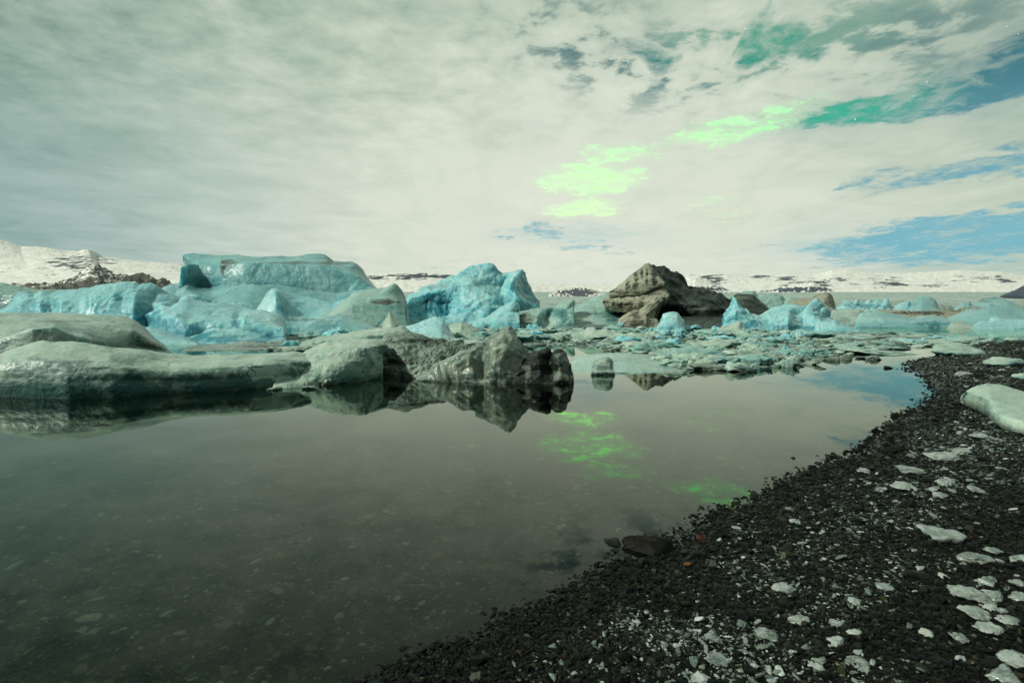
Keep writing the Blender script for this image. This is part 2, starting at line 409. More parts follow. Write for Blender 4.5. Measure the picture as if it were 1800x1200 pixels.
    h = g.m('ADD', h, g.m('MULTIPLY', strata, .35)); h = g.m('ADD', h, g.m('MULTIPLY', vfine, .10))
    h = g.m('ADD', h, g.m('MULTIPLY', g.rng(crack2, 0, .06), .06)); h = g.m('ADD', h, g.m('MULTIPLY', g.rng(crack, 0, .05), .08))
    nb = g.bump(h, .8, (.016 if kind == 'beach' else .05 if kind == 'clear' else .075) * sc)
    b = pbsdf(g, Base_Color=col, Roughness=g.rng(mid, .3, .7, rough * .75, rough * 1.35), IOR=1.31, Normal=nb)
    if sss: b.inputs['Subsurface Weight'].default_value = sss; b.inputs['Subsurface Radius'].default_value = (.15 * sc, .5 * sc, .6 * sc); b.inputs['Subsurface Scale'].default_value = .8
    if kind in ('sand', 'rock', 'black'): b.inputs['Specular IOR Level'].default_value = .22
    else: b.inputs['Coat Weight'].default_value = .25; b.inputs['Coat Roughness'].default_value = .28; b.inputs['Coat IOR'].default_value = 1.31
    if trans: b.inputs['Transmission Weight'].default_value = trans
    finish(g, b.outputs[0]); _mc[key] = m; return m

# gravel ground / lake bed
def mat_ground():
    m, g = new_mat('ground'); P = g.n('ShaderNodeTexCoord').outputs['Object']
    c1 = g.vor(P, 42, 'F1', out='Color'); d1 = g.vor(P, 42); d2 = g.vor(P, 15); c2 = g.vor(P, 15, out='Color')
    v1 = g.xyz(c1)[0]; v2 = g.xyz(c2)[1]
    col = g.ramp(v1, [(0, (.002, .003, .002)), (.45, (.005, .006, .0045)), (.8, (.011, .013, .009)), (.95, (.024, .024, .015)), (1, (.05, .055, .04))])
    colb = g.ramp(v2, [(0, (.003, .004, .003)), (.5, (.008, .010, .007)), (.85, (.018, .021, .013)), (1, (.05, .045, .025))])
    col = g.mix(.4, col, colb)
    frost = g.m('MULTIPLY', g.attr('frost'), g.rng(g.noise(P, 26, 4, .7), .46, .62))
    col = g.mix(g.m('MULTIPLY', frost, .8), col, (.22, .27, .22))
    z = g.xyz(g.n('ShaderNodeNewGeometry').outputs['Position'])[2]
    wet = g.rng(z, .10, .0, .62, .32)
    bed = g.rng(z, 0, -.08)
    col = g.mix(bed, col, g.mix(g.rng(z, -.28, -.95), g.mix(.5, col, (.011, .014, .009)), (.058, .072, .052)))
    h = g.m('ADD', g.m('MULTIPLY', d1, -.5), g.m('MULTIPLY', d2, -1.0))
    b = pbsdf(g, Base_Color=col, Roughness=wet, Specular_IOR_Level=.15, Normal=g.bump(h, .9, .03))
    finish(g, b.outputs[0]); return m
def mat_stone(name, stops, rough=.5, spec=.35):
    m, g = new_mat(name); oi = g.n('ShaderNodeObjectInfo'); P = g.n('ShaderNodeTexCoord').outputs['Object']
    col = g.ramp(oi.outputs['Random'], stops)
    n_ = g.noise(g.v('ADD', P, g.v('SCALE', (9., 5., 3.), sc=oi.outputs['Random'])), 3, 5, .6)
    col = g.mix(g.rng(n_, .35, .7, 0, .5), col, (.004, .005, .004))
    b = pbsdf(g, Base_Color=col, Roughness=rough, Specular_IOR_Level=spec, Normal=g.bump(n_, .5, .15)); finish(g, b.outputs[0]); return m
def mat_water():
    m, g = new_mat('water'); P = g.n('ShaderNodeTexCoord').outputs['Object']
    n1 = g.noise(g.mapping(P, sc=(1, 1, 1)), 2.2, 3, .5); n2 = g.noise(P, .35, 2, .5)
    nb = g.bump(g.m('ADD', g.m('MULTIPLY', n1, .12), n2), .10, .01)
    fr = g.n('ShaderNodeFresnel'); fr.inputs[0].default_value = 1.33; g.put(fr.inputs[1], nb)
    gl = g.n('ShaderNodeBsdfGlossy'); gl.inputs['Roughness'].default_value = .018; g.put(gl.inputs['Color'], (.93, 1.0, .90)); g.put(gl.inputs['Normal'], nb)
    tr = g.n('ShaderNodeBsdfTransparent'); g.put(tr.inputs[0], (.92, .96, .88))
    mx = g.n('ShaderNodeMixShader'); g.put(mx.inputs[0], g.m('MULTIPLY', fr.outputs[0], 1.0, clamp=True)); g.L.new(tr.outputs[0], mx.inputs[1]); g.L.new(gl.outputs[0], mx.inputs[2])
    finish(g, mx.outputs[0]); return m
def mat_snow(rockcol=(.035, .045, .055), snow=(.93, .885, .82), sc=1.0, lv=.0):
    m, g = new_mat('snow_rock'); P = g.n('ShaderNodeTexCoord').outputs['Object']; P = g.v('SCALE', P, sc=sc)
    N = g.n('ShaderNodeNewGeometry').outputs['Normal']
    st = g.mapping(P, rot=(0, R(25), 0), sc=(1, 1, 2.4))
    n1 = g.noise(st, .007, 5, .6, .5); n2 = g.noise(st, .028, 4, .6)
    a = g.attr('dirt')
    f = g.m('ADD', g.m('MULTIPLY', n1, .55), g.m('MULTIPLY', n2, .45))
    f = g.m('ADD', f, g.m('MULTIPLY', a, .34))
    k = g.rng(f, .64 - lv, .68 - lv)
    rc = g.mix(g.rng(n2, .4, .6), rockcol, tuple(c * 2.2 for c in rockcol))
    sn = g.mix(g.rng(n1, .4, .65), snow, tuple(c * .88 for c in snow))
    b = pbsdf(g, Base_Color=g.mix(k, sn, rc), Roughness=.7, Normal=g.bump(g.m('ADD', n1, g.m('MULTIPLY', n2, .3)), .3, 22 / sc)); finish(g, b.outputs[0]); return m
def mat_glacier():
    m, g = new_mat('glacier'); P = g.n('ShaderNodeTexCoord').outputs['Object']
    st = g.mapping(P, sc=(.5, .22, 1))
    n1 = g.noise(st, .05, 8, .7, 1.0); n2 = g.noise(P, .4, 5, .7); n3 = g.noise(g.mapping(P, sc=(.05, 1, 1)), .006, 4, .6)
    col = g.mix(g.rng(n1, .35, .65), (.27, .37, .33), (.47, .55, .48))
    col = g.mix(g.rng(n3, .45, .7, 0, .6), col, (.62, .68, .60)); col = g.mix(g.rng(n2, .56, .7, 0, .5), col, (.16, .26, .25))
    b = pbsdf(g, Base_Color=col, Roughness=.7, Normal=g.bump(g.m('ADD', n1, g.m('MULTIPLY', n2, .3)), 1, 4)); finish(g, b.outputs[0]); return m

# ------------------------------------------------------------------ ground, shoreline, water
shore_px = [(620, 1200), (700, 1160), (780, 1130), (840, 1108), (900, 1078), (980, 1042), (1040, 1005), (1095, 968), (1150, 945), (1185, 925), (1235, 898), (1310, 880),
            (1360, 858), (1420, 825), (1490, 792), (1545, 757), (1590, 728), (1628, 700), (1640, 682), (1622, 664), (1600, 652), (1588, 643), (1600, 634), (1640, 626),
            (1660, 617), (1700, 608), (1750, 602), (1800, 597), (1850, 594)]
sh = at_z([p[0] for p in shore_px], [p[1] for p in shore_px])[:, :2]
sh = np.vstack([[(-25, -60), (-7, -6), (-3.2, .4), (-1.5, 1.6)], sh, [(70, 42), (400, 60), (3000, 90)]])
def shore_dist(x, y):
    best = np.full(x.shape, 1e9)
    for i in range(len(sh) - 1):
        a, b = sh[i], sh[i + 1]; ab = b - a; t = np.clip(((x - a[0]) * ab[0] + (y - a[1]) * ab[1]) / (ab @ ab), 0, 1)
        best = np.minimum(best, np.hypot(x - a[0] - t * ab[0], y - a[1] - t * ab[1]))
    poly = np.vstack([sh, [(3000, -60)]]); ins = np.zeros(x.shape, bool); n = len(poly)
    for i in range(n):
        x1, y1 = poly[i]; x2, y2 = poly[(i + 1) % n]
        if y1 == y2: continue
        c = ((y1 > y) != (y2 > y)) & (x < (x2 - x1) * (y - y1) / (y2 - y1) + x1); ins ^= c
    return np.where(ins, best, -best)
def ground_z(x, y):
    x = np.asarray(x, float); y = np.asarray(y, float); d = shore_dist(x, y)
    P = np.stack([x, y, x * 0], -1)
    n = fbm(P * .55, 4, 3) * .05 + fbm(P * 2.6, 3, 5) * .012
    r = np.clip(np.hypot(x, y), 0, 60)
    up = .42 * (1 - np.exp(-np.maximum(d, 0) / 5.0)); dn = -1.1 * (1 - np.exp(np.minimum(d, 0) / 9.0)) - .02 * np.clip(-d, 0, 60)
    return np.where(d > 0, up, dn) + n * np.clip(np.abs(d) * 1.2 + .25, 0, 1)
FZ = [(1500, 900, 190, 60, .8), (1720, 800, 150, 80, .9), (1250, 1130, 200, 70, .9), (1480, 1060, 180, 70, .6), (1700, 650, 130, 40, .8), (1420, 950, 90, 50, .7),
      (1350, 1000, 120, 60, .7), (1720, 620, 100, 16, 1.0), (1600, 880, 200, 40, .5), (1250, 1180, 300, 50, .6)]
def frost_at(x, y):
    P = np.stack([x, y, np.full(x.shape, .1)], -1); px, py = proj(P); w = fbm(P * 1.3, 4, 77) * .9; f = np.zeros(x.shape)
    for a, b, c, d, s_ in FZ: f = np.maximum(f, np.clip((1.15 - np.hypot((px - a) / c, (py - b) / d) + w) * 1.2, 0, 1) * s_)
    return f * (y > .3)
def smap(a, b, n, k=6.0):
    t = np.linspace(-1, 1, n); s_ = np.sinh(k * t) / np.sinh(k); return np.where(s_ < 0, -s_ * a, s_ * b)
gx = 2 + smap(-6000, 6000, 620, 7.6); gy = 6 + smap(-66, 9000, 620, 8.0)
X, Y = np.meshgrid(gx, gy); xf, yf = X.ravel(), Y.ravel()
Z = ground_z(xf, yf); fr = np.where(shore_dist(xf, yf) > .1, frost_at(xf, yf), 0)
GM = mat_ground()
tag(mesh_obj('ground', np.stack([xf, yf, Z], -1), grid_faces(len(gy), len(gx)), GM, attrs={'frost': fr}), kind='structure')
wo = mesh_obj('water', [(-9000, -80, 0), (9000, -80, 0), (9000, 9000, 0), (-9000, 9000, 0)], [(0, 1, 2, 3)], mat_water(), smooth=False)
tag(wo, kind='structure')

# ------------------------------------------------------------------ gravel (uncountable) as instanced pebbles
def proto_collection(name, mats, n=6, sub=2, seed=0, flat=.6, planes=7):
    c = bpy.data.collections.new(name)
    for k in range(n):
        V, F = chunk(seed + k, sub, planes, .05, 9, 1, .6)
        o = mesh_obj('pebble', V * [1, .8, flat], F, mats[k % len(mats)]); S.collection.objects.unlink(o); c.objects.link(o)
    return c
def scatter(name, coll, P, scale, rot, label, cat, nidx):
    me = bpy.data.meshes.new(name); n = len(P); me.vertices.add(n); me.vertices.foreach_set('co', P.astype(np.float32).ravel())
    for nm, a, t in (('psc', scale, 'FLOAT_VECTOR'), ('prot', rot, 'FLOAT_VECTOR')):
        at = me.attributes.new(nm, t, 'POINT'); at.data.foreach_set('vector', a.astype(np.float32).ravel())
    at = me.attributes.new('pidx', 'INT', 'POINT'); at.data.foreach_set('value', rng.integers(0, nidx, n).astype(np.int32))
    o = bpy.data.objects.new(name, me); S.collection.objects.link(o)
    ng = bpy.data.node_groups.new(name, 'GeometryNodeTree')
    ng.interface.new_socket('Geometry', in_out='INPUT', socket_type='NodeSocketGeometry'); ng.interface.new_socket('Geometry', in_out='OUTPUT', socket_type='NodeSocketGeometry')
    N = ng.nodes; L = ng.links; gi = N.new('NodeGroupInput'); go = N.new('NodeGroupOutput')
    ci = N.new('GeometryNodeCollectionInfo'); ci.inputs[0].default_value = coll; ci.inputs[1].default_value = True; ci.inputs[2].default_value = True
    ip = N.new('GeometryNodeInstanceOnPoints'); ip.inputs['Pick Instance'].default_value = True
    def na(nm, t): a = N.new('GeometryNodeInputNamedAttribute'); a.data_type = t; a.inputs[0].default_value = nm; return a.outputs[0]
    er = N.new('FunctionNodeEulerToRotation')
    L.new(gi.outputs[0], ip.inputs['Points']); L.new(ci.outputs[0], ip.inputs['Instance']); L.new(na('pidx', 'INT'), ip.inputs['Instance Index'])
    L.new(na('prot', 'FLOAT_VECTOR'), er.inputs[0]); L.new(er.outputs[0], ip.inputs['Rotation']); L.new(na('psc', 'FLOAT_VECTOR'), ip.inputs['Scale'])
    L.new(ip.outputs[0], go.inputs[0])
    md = o.modifiers.new('scatter', 'NODES'); md.node_group = ng
    tag(o, label, cat, None, 'stuff'); return o
def px_scatter(n, x0, x1, y0, y1, z):
    px = rng.uniform(x0, x1, n); py = rng.uniform(y0, y1, n); p = at_z(px, py, z); return p[:, 0], p[:, 1]
DK = mat_stone('pebble_dark', [(0, (.002, .003, .0022)), (.4, (.0045, .006, .0042)), (.65, (.009, .011, .008)), (.82, (.018, .021, .014)), (.92, (.034, .036, .022)), (.955, (.05, .045, .014)), (.972, (.03, .016, .010)), (.985, (.07, .08, .06)), (1, (.13, .15, .11))], .38, .13)
BD = mat_stone('pebble_bed', [(0, (.006, .008, .005)), (.45, (.015, .019, .012)), (.7, (.06, .07, .043)), (.85, (.20, .21, .12)), (.92, (.22, .11, .06)), (.96, (.4, .42, .3)), (1, (.6, .62, .48))], .6)
xs, ys = [], []
for n_, y0, y1 in ((90000, 600, 1500), (50000, 600, 900), (22000, 598, 720), (70000, 900, 1500)):
    a, b = px_scatter(n_, 250, 2400, y0, y1, .12); xs.append(a); ys.append(b)
x = np.concatenate(xs); y = np.concatenate(ys); d = shore_dist(x, y)
k = (d > -.12 - .25 * rng.random(len(d)) ** 3) & (y < 45); x, y, d = x[k], y[k], d[k]
s_ = rng.lognormal(0, .42, len(x)) * .0076 * np.clip(y / 3, .8, 9) ** .62
s_ = np.where(rng.random(len(x)) < .03, s_ * 1.9, s_); s_ = np.minimum(s_, .06)
pp = np.stack([x, y, ground_z(x, y) + s_ * .25], -1)
sc3 = np.stack([s_ * rng.uniform(.8, 1.35, len(x)), s_ * rng.uniform(.7, 1.1, len(x)), s_ * rng.uniform(.6, 1.0, len(x))], -1)
ro = np.stack([rng.normal(0, .35, len(x)), rng.normal(0, .35, len(x)), rng.uniform(0, 6.28, len(x))], -1)
scatter('gravel', proto_collection('pebble_shapes', [DK], 6, 2, 10), pp, sc3, ro, 'wet black and brown beach gravel covering the shore', 'gravel', 6)
# stones on the lake bed
x, y = px_scatter(75000, -700, 1700, 720, 1500, -.25); d = shore_dist(x, y); k = (d < -.16) & (y < 14); x, y = x[k], y[k]
s_ = rng.lognormal(0, .5, len(x)) * .0095 * np.clip(y / 3, .9, 3) ** .7; s_ = np.where(rng.random(len(x)) < .02, s_ * 2.2, s_); s_ = np.minimum(s_, .11)
s_ = np.minimum(s_, np.clip(-ground_z(x, y) * .45, .004, .06))
pp = np.stack([x, y, ground_z(x, y) + s_ * .4 + .004], -1)
sc3 = np.stack([s_ * 1.2, s_, s_ * .55], -1); ro = np.stack([rng.normal(0, .15, len(x)), rng.normal(0, .15, len(x)), rng.uniform(0, 6.28, len(x))], -1)
scatter('bed_stones', proto_collection('bed_shapes', [BD], 5, 2, 30), pp, sc3, ro, 'small rounded stones on the lake bed seen through clear shallow water', 'gravel', 5)
# crumbs of ice between the pebbles
CR = mat_stone('ice_crumb', [(0, (.10, .14, .11)), (.5, (.20, .26, .21)), (.85, (.36, .42, .35)), (1, (.8, .86, .78))], .2)
x, y = px_scatter(150000, 900, 2300, 600, 1400, .15); x2, y2 = px_scatter(30000, 1200, 2300, 600, 780, .2); x = np.r_[x, x2]; y = np.r_[y, y2]
f = frost_at(x, y); d = shore_dist(x, y); k = (rng.random(len(x)) < f * .55 + .012) & (d > .35) & (y < 45); x, y = x[k], y[k]
s_ = rng.lognormal(0, .6, len(x)) * .0046 * np.clip(y / 3, .8, 9) ** .62; s_ = np.minimum(s_, .06)
pp = np.stack([x, y, ground_z(x, y) + s_ * .7], -1); sc3 = np.stack([s_ * rng.uniform(.9, 1.6, len(x)), s_, s_ * .6], -1)
ro = np.stack([rng.normal(0, .3, len(x)), rng.normal(0, .3, len(x)), rng.uniform(0, 6.28, len(x))], -1)
scatter('ice_crumbs', proto_collection('crumb_shapes', [CR], 5, 1, 50), pp, sc3, ro, 'pale crumbs of ice and frost sprinkled between the dark pebbles', 'ice crumbs', 5)

# ------------------------------------------------------------------ far country
SN = mat_snow(); SNL = mat_snow(rockcol=(.035, .036, .028), sc=1.6)
def land(name, mat, rows, **kw):
    return tag(loft(name, mat, rows, **kw), kind='structure')
land('snow_mountain', mat_snow(sc=1.0), [([(-260, 512), (120, 512), (340, 512)], 3000), ([(-260, 470), (0, 475), (150, 468), (340, 480)], 4300),
     ([(-300, 400), (-100, 404), (-30, 414), (0, 421), (18, 426), (34, 432), (80, 435), (110, 440), (138, 441), (146, 438), (156, 439), (163, 444), (168, 451), (200, 453), (250, 459), (300, 463), (345, 466)], 6000)],
     back=1.6, depth=10, amp=.016, bulge=0, smooth=1, z0=0, paint=[('dirt', 150, 462, 60, 22, .5), ('dirt', 60, 478, 120, 12, .25), ('dirt', 310, 470, 30, 14, .3)], size=600, ns=1.6)
land('rocky_hill', mat_snow(rockcol=(.045, .043, .033), sc=3.5, lv=.16), [([(20, 520), (180, 520), (335, 520)], 1500),
     ([(20, 501), (60, 499), (95, 497), (130, 489), (148, 474), (162, 463), (172, 464), (185, 474), (200, 484), (225, 482), (245, 482), (262, 485), (272, 489), (290, 492), (303, 498), (335, 505)], 2200)],
     back=1, depth=5, amp=.09, bulge=0, smooth=1, paint=[('dirt', 250, 500, 70, 22, 1), ('dirt', 150, 505, 120, 14, .7)], size=150, ns=2)
land('snow_plateau', mat_snow(sc=1.1), [([(560, 514), (900, 514), (1090, 514)], 5000),
     ([(560, 481), (640, 481), (700, 478), (760, 479), (800, 484), (860, 492), (930, 497), (1000, 499), (1060, 498), (1100, 497)], 8000)],
     back=1, depth=10, amp=.02, bulge=0, smooth=1, paint=[('dirt', 740, 486, 80, 5, .95), ('dirt', 665, 488, 30, 5, .95), ('dirt', 800, 487, 30, 3, .6)], size=500, ns=2)
land('dark_nunatak', mat_snow(rockcol=(.05, .055, .06), sc=4, lv=.08), [([(965, 519), (1015, 520), (1070, 519)], 2100),
     ([(965, 517), (985, 509), (1010, 506), (1035, 507), (1052, 512), (1070, 517)], 2400)], back=1, depth=8, amp=.12, bulge=0, size=30, ns=2, smooth=1, z0=75, paint=[('dirt', 1015, 514, 45, 9, .8)])
land('snow_range', mat_snow(sc=.9), [([(1125, 514), (1500, 514), (2150, 516)], 4500), ([(1125, 500), (1300, 499), (1460, 496), (1700, 500), (2150, 500)], 5600),
     ([(1125, 492), (1150, 488), (1200, 484), (1240, 480), (1280, 480), (1320, 482), (1345, 484), (1375, 481), (1400, 481), (1430, 482), (1448, 479), (1462, 474), (1490, 473), (1512, 476), (1540, 479), (1590, 480),
       (1620, 478), (1650, 477), (1690, 474), (1720, 476), (1760, 477), (1800, 484), (1850, 480), (1950, 470), (2150, 465)], 8000)],
     back=1, depth=10, amp=.016, bulge=0, smooth=1, paint=[('dirt', 1245, 492, 32, 14, .8), ('dirt', 1335, 486, 18, 4, .8), ('dirt', 1375, 490, 30, 6, .6), ('dirt', 1420, 500, 55, 9, .9), ('dirt', 1480, 492, 26, 5, .55),
       ('dirt', 1560, 498, 40, 10, .6), ('dirt', 1540, 487, 25, 4, .5), ('dirt', 1640, 502, 30, 4, .6), ('dirt', 1710, 490, 50, 6, .45), ('dirt', 1765, 494, 22, 5, .7), ('dirt', 1755, 485, 10, 3, .6)], size=500, ns=2.2)
land('rocky_ridge', mat_snow(rockcol=(.05, .06, .075), sc=3, lv=.02), [([(1190, 513), (1250, 513), (1285, 513)], 4200),
     ([(1190, 486), (1205, 487), (1225, 485), (1245, 492), (1265, 502), (1285, 512)], 4400)], back=.8, depth=20, amp=.08, bulge=0, size=90, ns=2, smooth=1, z0=100, paint=[('dirt', 1235, 508, 60, 6, .8)])
land('rocky_foothill', mat_snow(rockcol=(.05, .06, .075), sc=3, lv=.06), [([(1320, 514), (1400, 514), (1470, 514)], 4200),
     ([(1320, 512), (1360, 509), (1392, 500), (1410, 497), (1430, 496), (1447, 503), (1470, 513)], 4400)], back=.8, depth=20, amp=.1, bulge=0, size=70, ns=2, smooth=1, z0=110, paint=[('dirt', 1400, 509, 80, 5, .9)])
land('dark_slope', mat_snow(rockcol=(.035, .045, .065), sc=3, lv=.5), [([(1765, 521), (1800, 522), (2000, 524)], 1500),
     ([(1765, 518), (1785, 510), (1805, 500), (1850, 480), (2000, 440)], 1800)], back=1, depth=10, amp=.03, bulge=0, size=80, ns=2, smooth=1)
# glacier tongue: a slope rising from the lagoon's far shore to the mountains' feet
n1, n2 = 420, 220
tt = np.linspace(0, 1, n2); yy = 330 * (4700 / 330) ** tt
pyl = 549 + (513 - 549) * np.clip(tt, 0, 1) ** .75
zl = np.array([at_Y(900, p, q)[2] for p, q in zip(pyl, yy)])
aa = np.linspace(-1.25, 1.25, n1)
Xg = aa[None] * yy[:, None]; Yg = np.repeat(yy[:, None], n1, 1); Pg = np.stack([Xg, Yg, np.zeros_like(Xg)], -1)
rghn = fbm(Pg * np.array([.02, .012, 1]), 6, 21, .6) * (2.0 + 7 * tt[:, None]) + scallop(Pg * .05, 3, 4) * (1.2 + 3 * tt[:, None])
Zg = zl[:, None] + rghn * np.clip(tt[:, None] * 5, .15, 1) * (1 - .75 * tt[:, None])
Zg[0] = -2
tag(mesh_obj('glacier', np.stack([Xg, Yg, Zg], -1).reshape(-1, 3), grid_faces(n2, n1), mat_glacier()), kind='structure')

def berg(name, label, kind, rows, sc=2.0, cat='iceberg', group=None, **kw):
    o = loft(name, ice(kind, sc), rows, **kw); tag(o, label, cat, group); return o
def wl(x0, x1, y0, y1=None, n=5):
    return [(x0 + (x1 - x0) * t, y0 + ((y1 if y1 is not None else y0) - y0) * t) for t in np.linspace(0, 1, n)]
# --- the back row of icebergs, left to right
berg('iceberg', 'low blue-grey ice ridge at the far left edge behind the long bright blue iceberg', 'teal',
     [(wl(-90, 175, 572), 'W'), ([(-90, 520), (0, 518), (60, 522), (120, 522), (175, 525)], 84), ([(-90, 499), (0, 497), (18, 500), (36, 503), (60, 508), (100, 511), (130, 509), (150, 512), (175, 522)], 92)], sc=4, scal=.03, amp=.03)
berg('iceberg', 'small dark blue ice hump tucked against the left end of the big flat-topped iceberg', 'blue',
     [(wl(272, 345, 572), 'W'), ([(275, 530), (300, 520), (320, 520), (345, 530)], 86), ([(275, 520), (288, 505), (300, 499), (312, 497), (322, 490), (334, 500), (345, 525)], 92)], sc=3, fac=.03)
berg('iceberg', 'largest iceberg, huge flat-topped blue block rising behind the left group', 'blue',
     [([(302, 577), (350, 577), (450, 577), (560, 577), (650, 577), (690, 577)], 'W'),
      ([(305, 532), (320, 520, -1), (345, 519, -1.5), (368, 527, -1), (395, 534), (420, 522), (445, 516), (480, 514), (520, 522), (560, 530), (600, 534), (640, 525), (668, 516), (690, 530)], 67),
      ([(312, 505, 1), (330, 498, 2), (350, 505, 3.2), (372, 506, 2.8), (392, 500, 1), (430, 505), (480, 500), (540, 508), (590, 515), (640, 508), (664, 512)], 69.5),
      ([(320, 470, 0), (333, 466, 1.5), (350, 468, 2.4), (375, 470, 2), (392, 466, .5), (430, 462), (480, 463), (540, 466), (590, 474), (630, 486), (658, 506)], 70.5),
      ([(316, 500), (321, 480), (324, 462), (322, 449), (345, 447), (375, 448), (400, 449), (450, 452), (500, 452), (522, 450), (538, 446), (552, 445), (570, 446), (578, 450), (584, 457), (605, 460), (625, 462), (634, 471), (641, 482), (650, 493), (660, 505), (668, 512)], 76)],
     sc=3.2, amp=.012, scal=.016, fac=.018, bulge=.02, back=1.4, smooth=2,
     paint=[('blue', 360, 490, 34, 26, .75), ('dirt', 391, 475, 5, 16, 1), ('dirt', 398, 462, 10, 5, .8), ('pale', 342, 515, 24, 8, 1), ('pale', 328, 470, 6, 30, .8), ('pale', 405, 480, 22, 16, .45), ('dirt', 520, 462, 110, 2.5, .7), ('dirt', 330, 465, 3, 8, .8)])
berg('iceberg', 'smooth curved blue rib leaning on the foot of the flat-topped iceberg', 'blue',
     [(wl(352, 500, 579), 'W'), ([(356, 555), (380, 540), (410, 526), (440, 521), (475, 532), (500, 555)], 63.0), ([(350, 548), (372, 530), (385, 520), (400, 508), (425, 502), (445, 499), (462, 502), (478, 507), (496, 525), (505, 545)], 66)], sc=3, amp=.015, scal=.01, smooth=3)
berg('iceberg', 'pale saddle-shaped iceberg with a sharp white peak in the middle of the left group', 'bright',
     [(wl(425, 665, 580), 'W'), ([(430, 568), (455, 556), (474, 534), (484, 520), (492, 532), (502, 548), (515, 559), (540, 566), (575, 562), (605, 545), (640, 532), (662, 540)], 60.5),
      ([(422, 548), (440, 533), (462, 517), (478, 507), (486, 506), (500, 511), (520, 517), (545, 523), (570, 529), (588, 531), (606, 525), (625, 518), (650, 512), (668, 530)], 65)],
     sc=3, amp=.012, scal=.008, fac=.02, bulge=.02, smooth=1, paint=[('pale', 468, 530, 24, 24, 1), ('blue', 500, 545, 8, 22, .5), ('dirt', 540, 562, 40, 2.5, .6)])
berg('iceberg', 'green-tinted curved iceberg with a pointed tip at the right end of the left group', 'teal',
     [(wl(560, 718, 583, 583), 'W'), ([(562, 566), (590, 552), (620, 545), (645, 548), (670, 548), (695, 548), (714, 556)], 54.6), ([(562, 560), (592, 545), (618, 530), (650, 524), (680, 524), (700, 526), (715, 540)], 55.5),
      ([(556, 562), (575, 548), (592, 540), (606, 527), (620, 515), (640, 509), (662, 507), (678, 506), (686, 502), (693, 498), (699, 501), (705, 508), (711, 520), (715, 535), (717, 552), (716, 566)], 59)],
     sc=2.6, amp=.012, scal=.012, bulge=.03, smooth=1, paint=[('dirt', 682, 531, 32, 4.5, 1), ('dirt', 714, 545, 3, 22, 1), ('pale', 600, 545, 26, 14, .7), ('dirt', 662, 574, 16, 5, 1)])
berg('iceberg', 'low dark teal iceberg in front of the green-tinted curved one', 'blue',
     [(wl(525, 672, 592, 591), 'W'), ([(530, 585), (560, 575), (600, 568), (640, 574), (670, 582)], 42.5), ([(528, 588), (540, 574), (552, 565), (575, 557), (600, 553), (620, 558), (650, 569), (672, 579)], 45)], sc=2, amp=.015, scal=.015,
     paint=[('blue', 560, 572, 40, 20, .6), ('pale', 545, 590, 20, 3, .6)])
berg('iceberg', 'long bright blue iceberg with a fluted wall stretching in from the left edge', 'bright',
     [([(-120, 600), (0, 598), (100, 598), (200, 597), (280, 597), (328, 596)], 'W'),
      ([(-120, 575), (0, 572), (50, 572), (110, 575), (170, 572), (235, 568, -.3), (262, 572, .8), (300, 576), (326, 580)], 39.5),
      ([(-120, 560), (0, 553), (35, 535), (52, 532, .5), (70, 534, -.4), (90, 531, .6), (108, 531, -.3), (140, 524, .3), (160, 523, -.3), (200, 516, .1), (215, 516, .7), (235, 520, -.2), (262, 535, .6), (290, 535), (322, 555)], 41),
      ([(-120, 550), (-50, 548), (0, 544), (16, 537), (24, 524), (34, 515), (46, 512), (60, 517), (74, 511), (90, 515), (108, 510), (138, 508), (164, 505), (180, 500), (196, 498), (218, 497), (238, 495), (246, 499), (266, 498), (276, 502), (282, 509), (300, 517), (314, 525), (322, 534), (328, 556)], 44)],
     sc=2.0, amp=.012, scal=.03, fac=.02, bulge=.02, ns=1.3, smooth=1, paint=[('blue', 250, 553, 26, 24, .75), ('blue', 58, 532, 9, 12, .6), ('blue', 97, 532, 6, 14, .5), ('blue', 152, 528, 5, 16, .5), ('blue', 290, 545, 30, 22, .8)])  # blue: dense ice, with the shadow of the hollows painted into the colour
berg('iceberg', 'rounded bright blue iceberg with a dark undercut base in front of the flat-topped one', 'bright',
     [([(236, 590), (280, 598), (330, 602), (380, 604), (450, 604), (502, 600)], 'W'),
      ([(240, 583), (275, 590), (308, 588, -.4), (325, 592, -.6), (350, 586), (375, 576), (410, 578), (440, 582), (475, 592), (500, 594)], 34.6),
      ([(243, 568), (268, 565, .8), (290, 560, .6), (308, 556, -.5), (330, 570, -.7), (360, 562), (405, 565, .1), (415, 562, .8), (428, 562, .1), (460, 568), (498, 576)], 35),
      ([(240, 564), (252, 555), (268, 546), (284, 537), (300, 540), (312, 532), (318, 525), (328, 523), (345, 528), (380, 534), (410, 537), (425, 541), (460, 545), (486, 550), (495, 555), (499, 566), (502, 582)], 39)],
     sc=1.8, amp=.01, scal=.02, fac=.03, bulge=.03, smooth=1, paint=[('blue', 400, 594, 130, 14, 1), ('blue', 276, 565, 34, 20, .9), ('blue', 414, 565, 7, 22, .7), ('pale', 470, 560, 26, 14, .5)])  # blue: deep teal ice, shade of undercut and left hollow painted in
berg('ice_ledge', 'thin pale blue ice ledge below the left end of the rounded bright iceberg', 'bright',
     [(wl(250, 348, 606), 'W'), ([(252, 590), (280, 590), (345, 602)], 31), ([(252, 578), (262, 573), (285, 579), (310, 588), (335, 594), (350, 602)], 33)], sc=1.5, cat='ice floe', amp=.03, fac=.03)
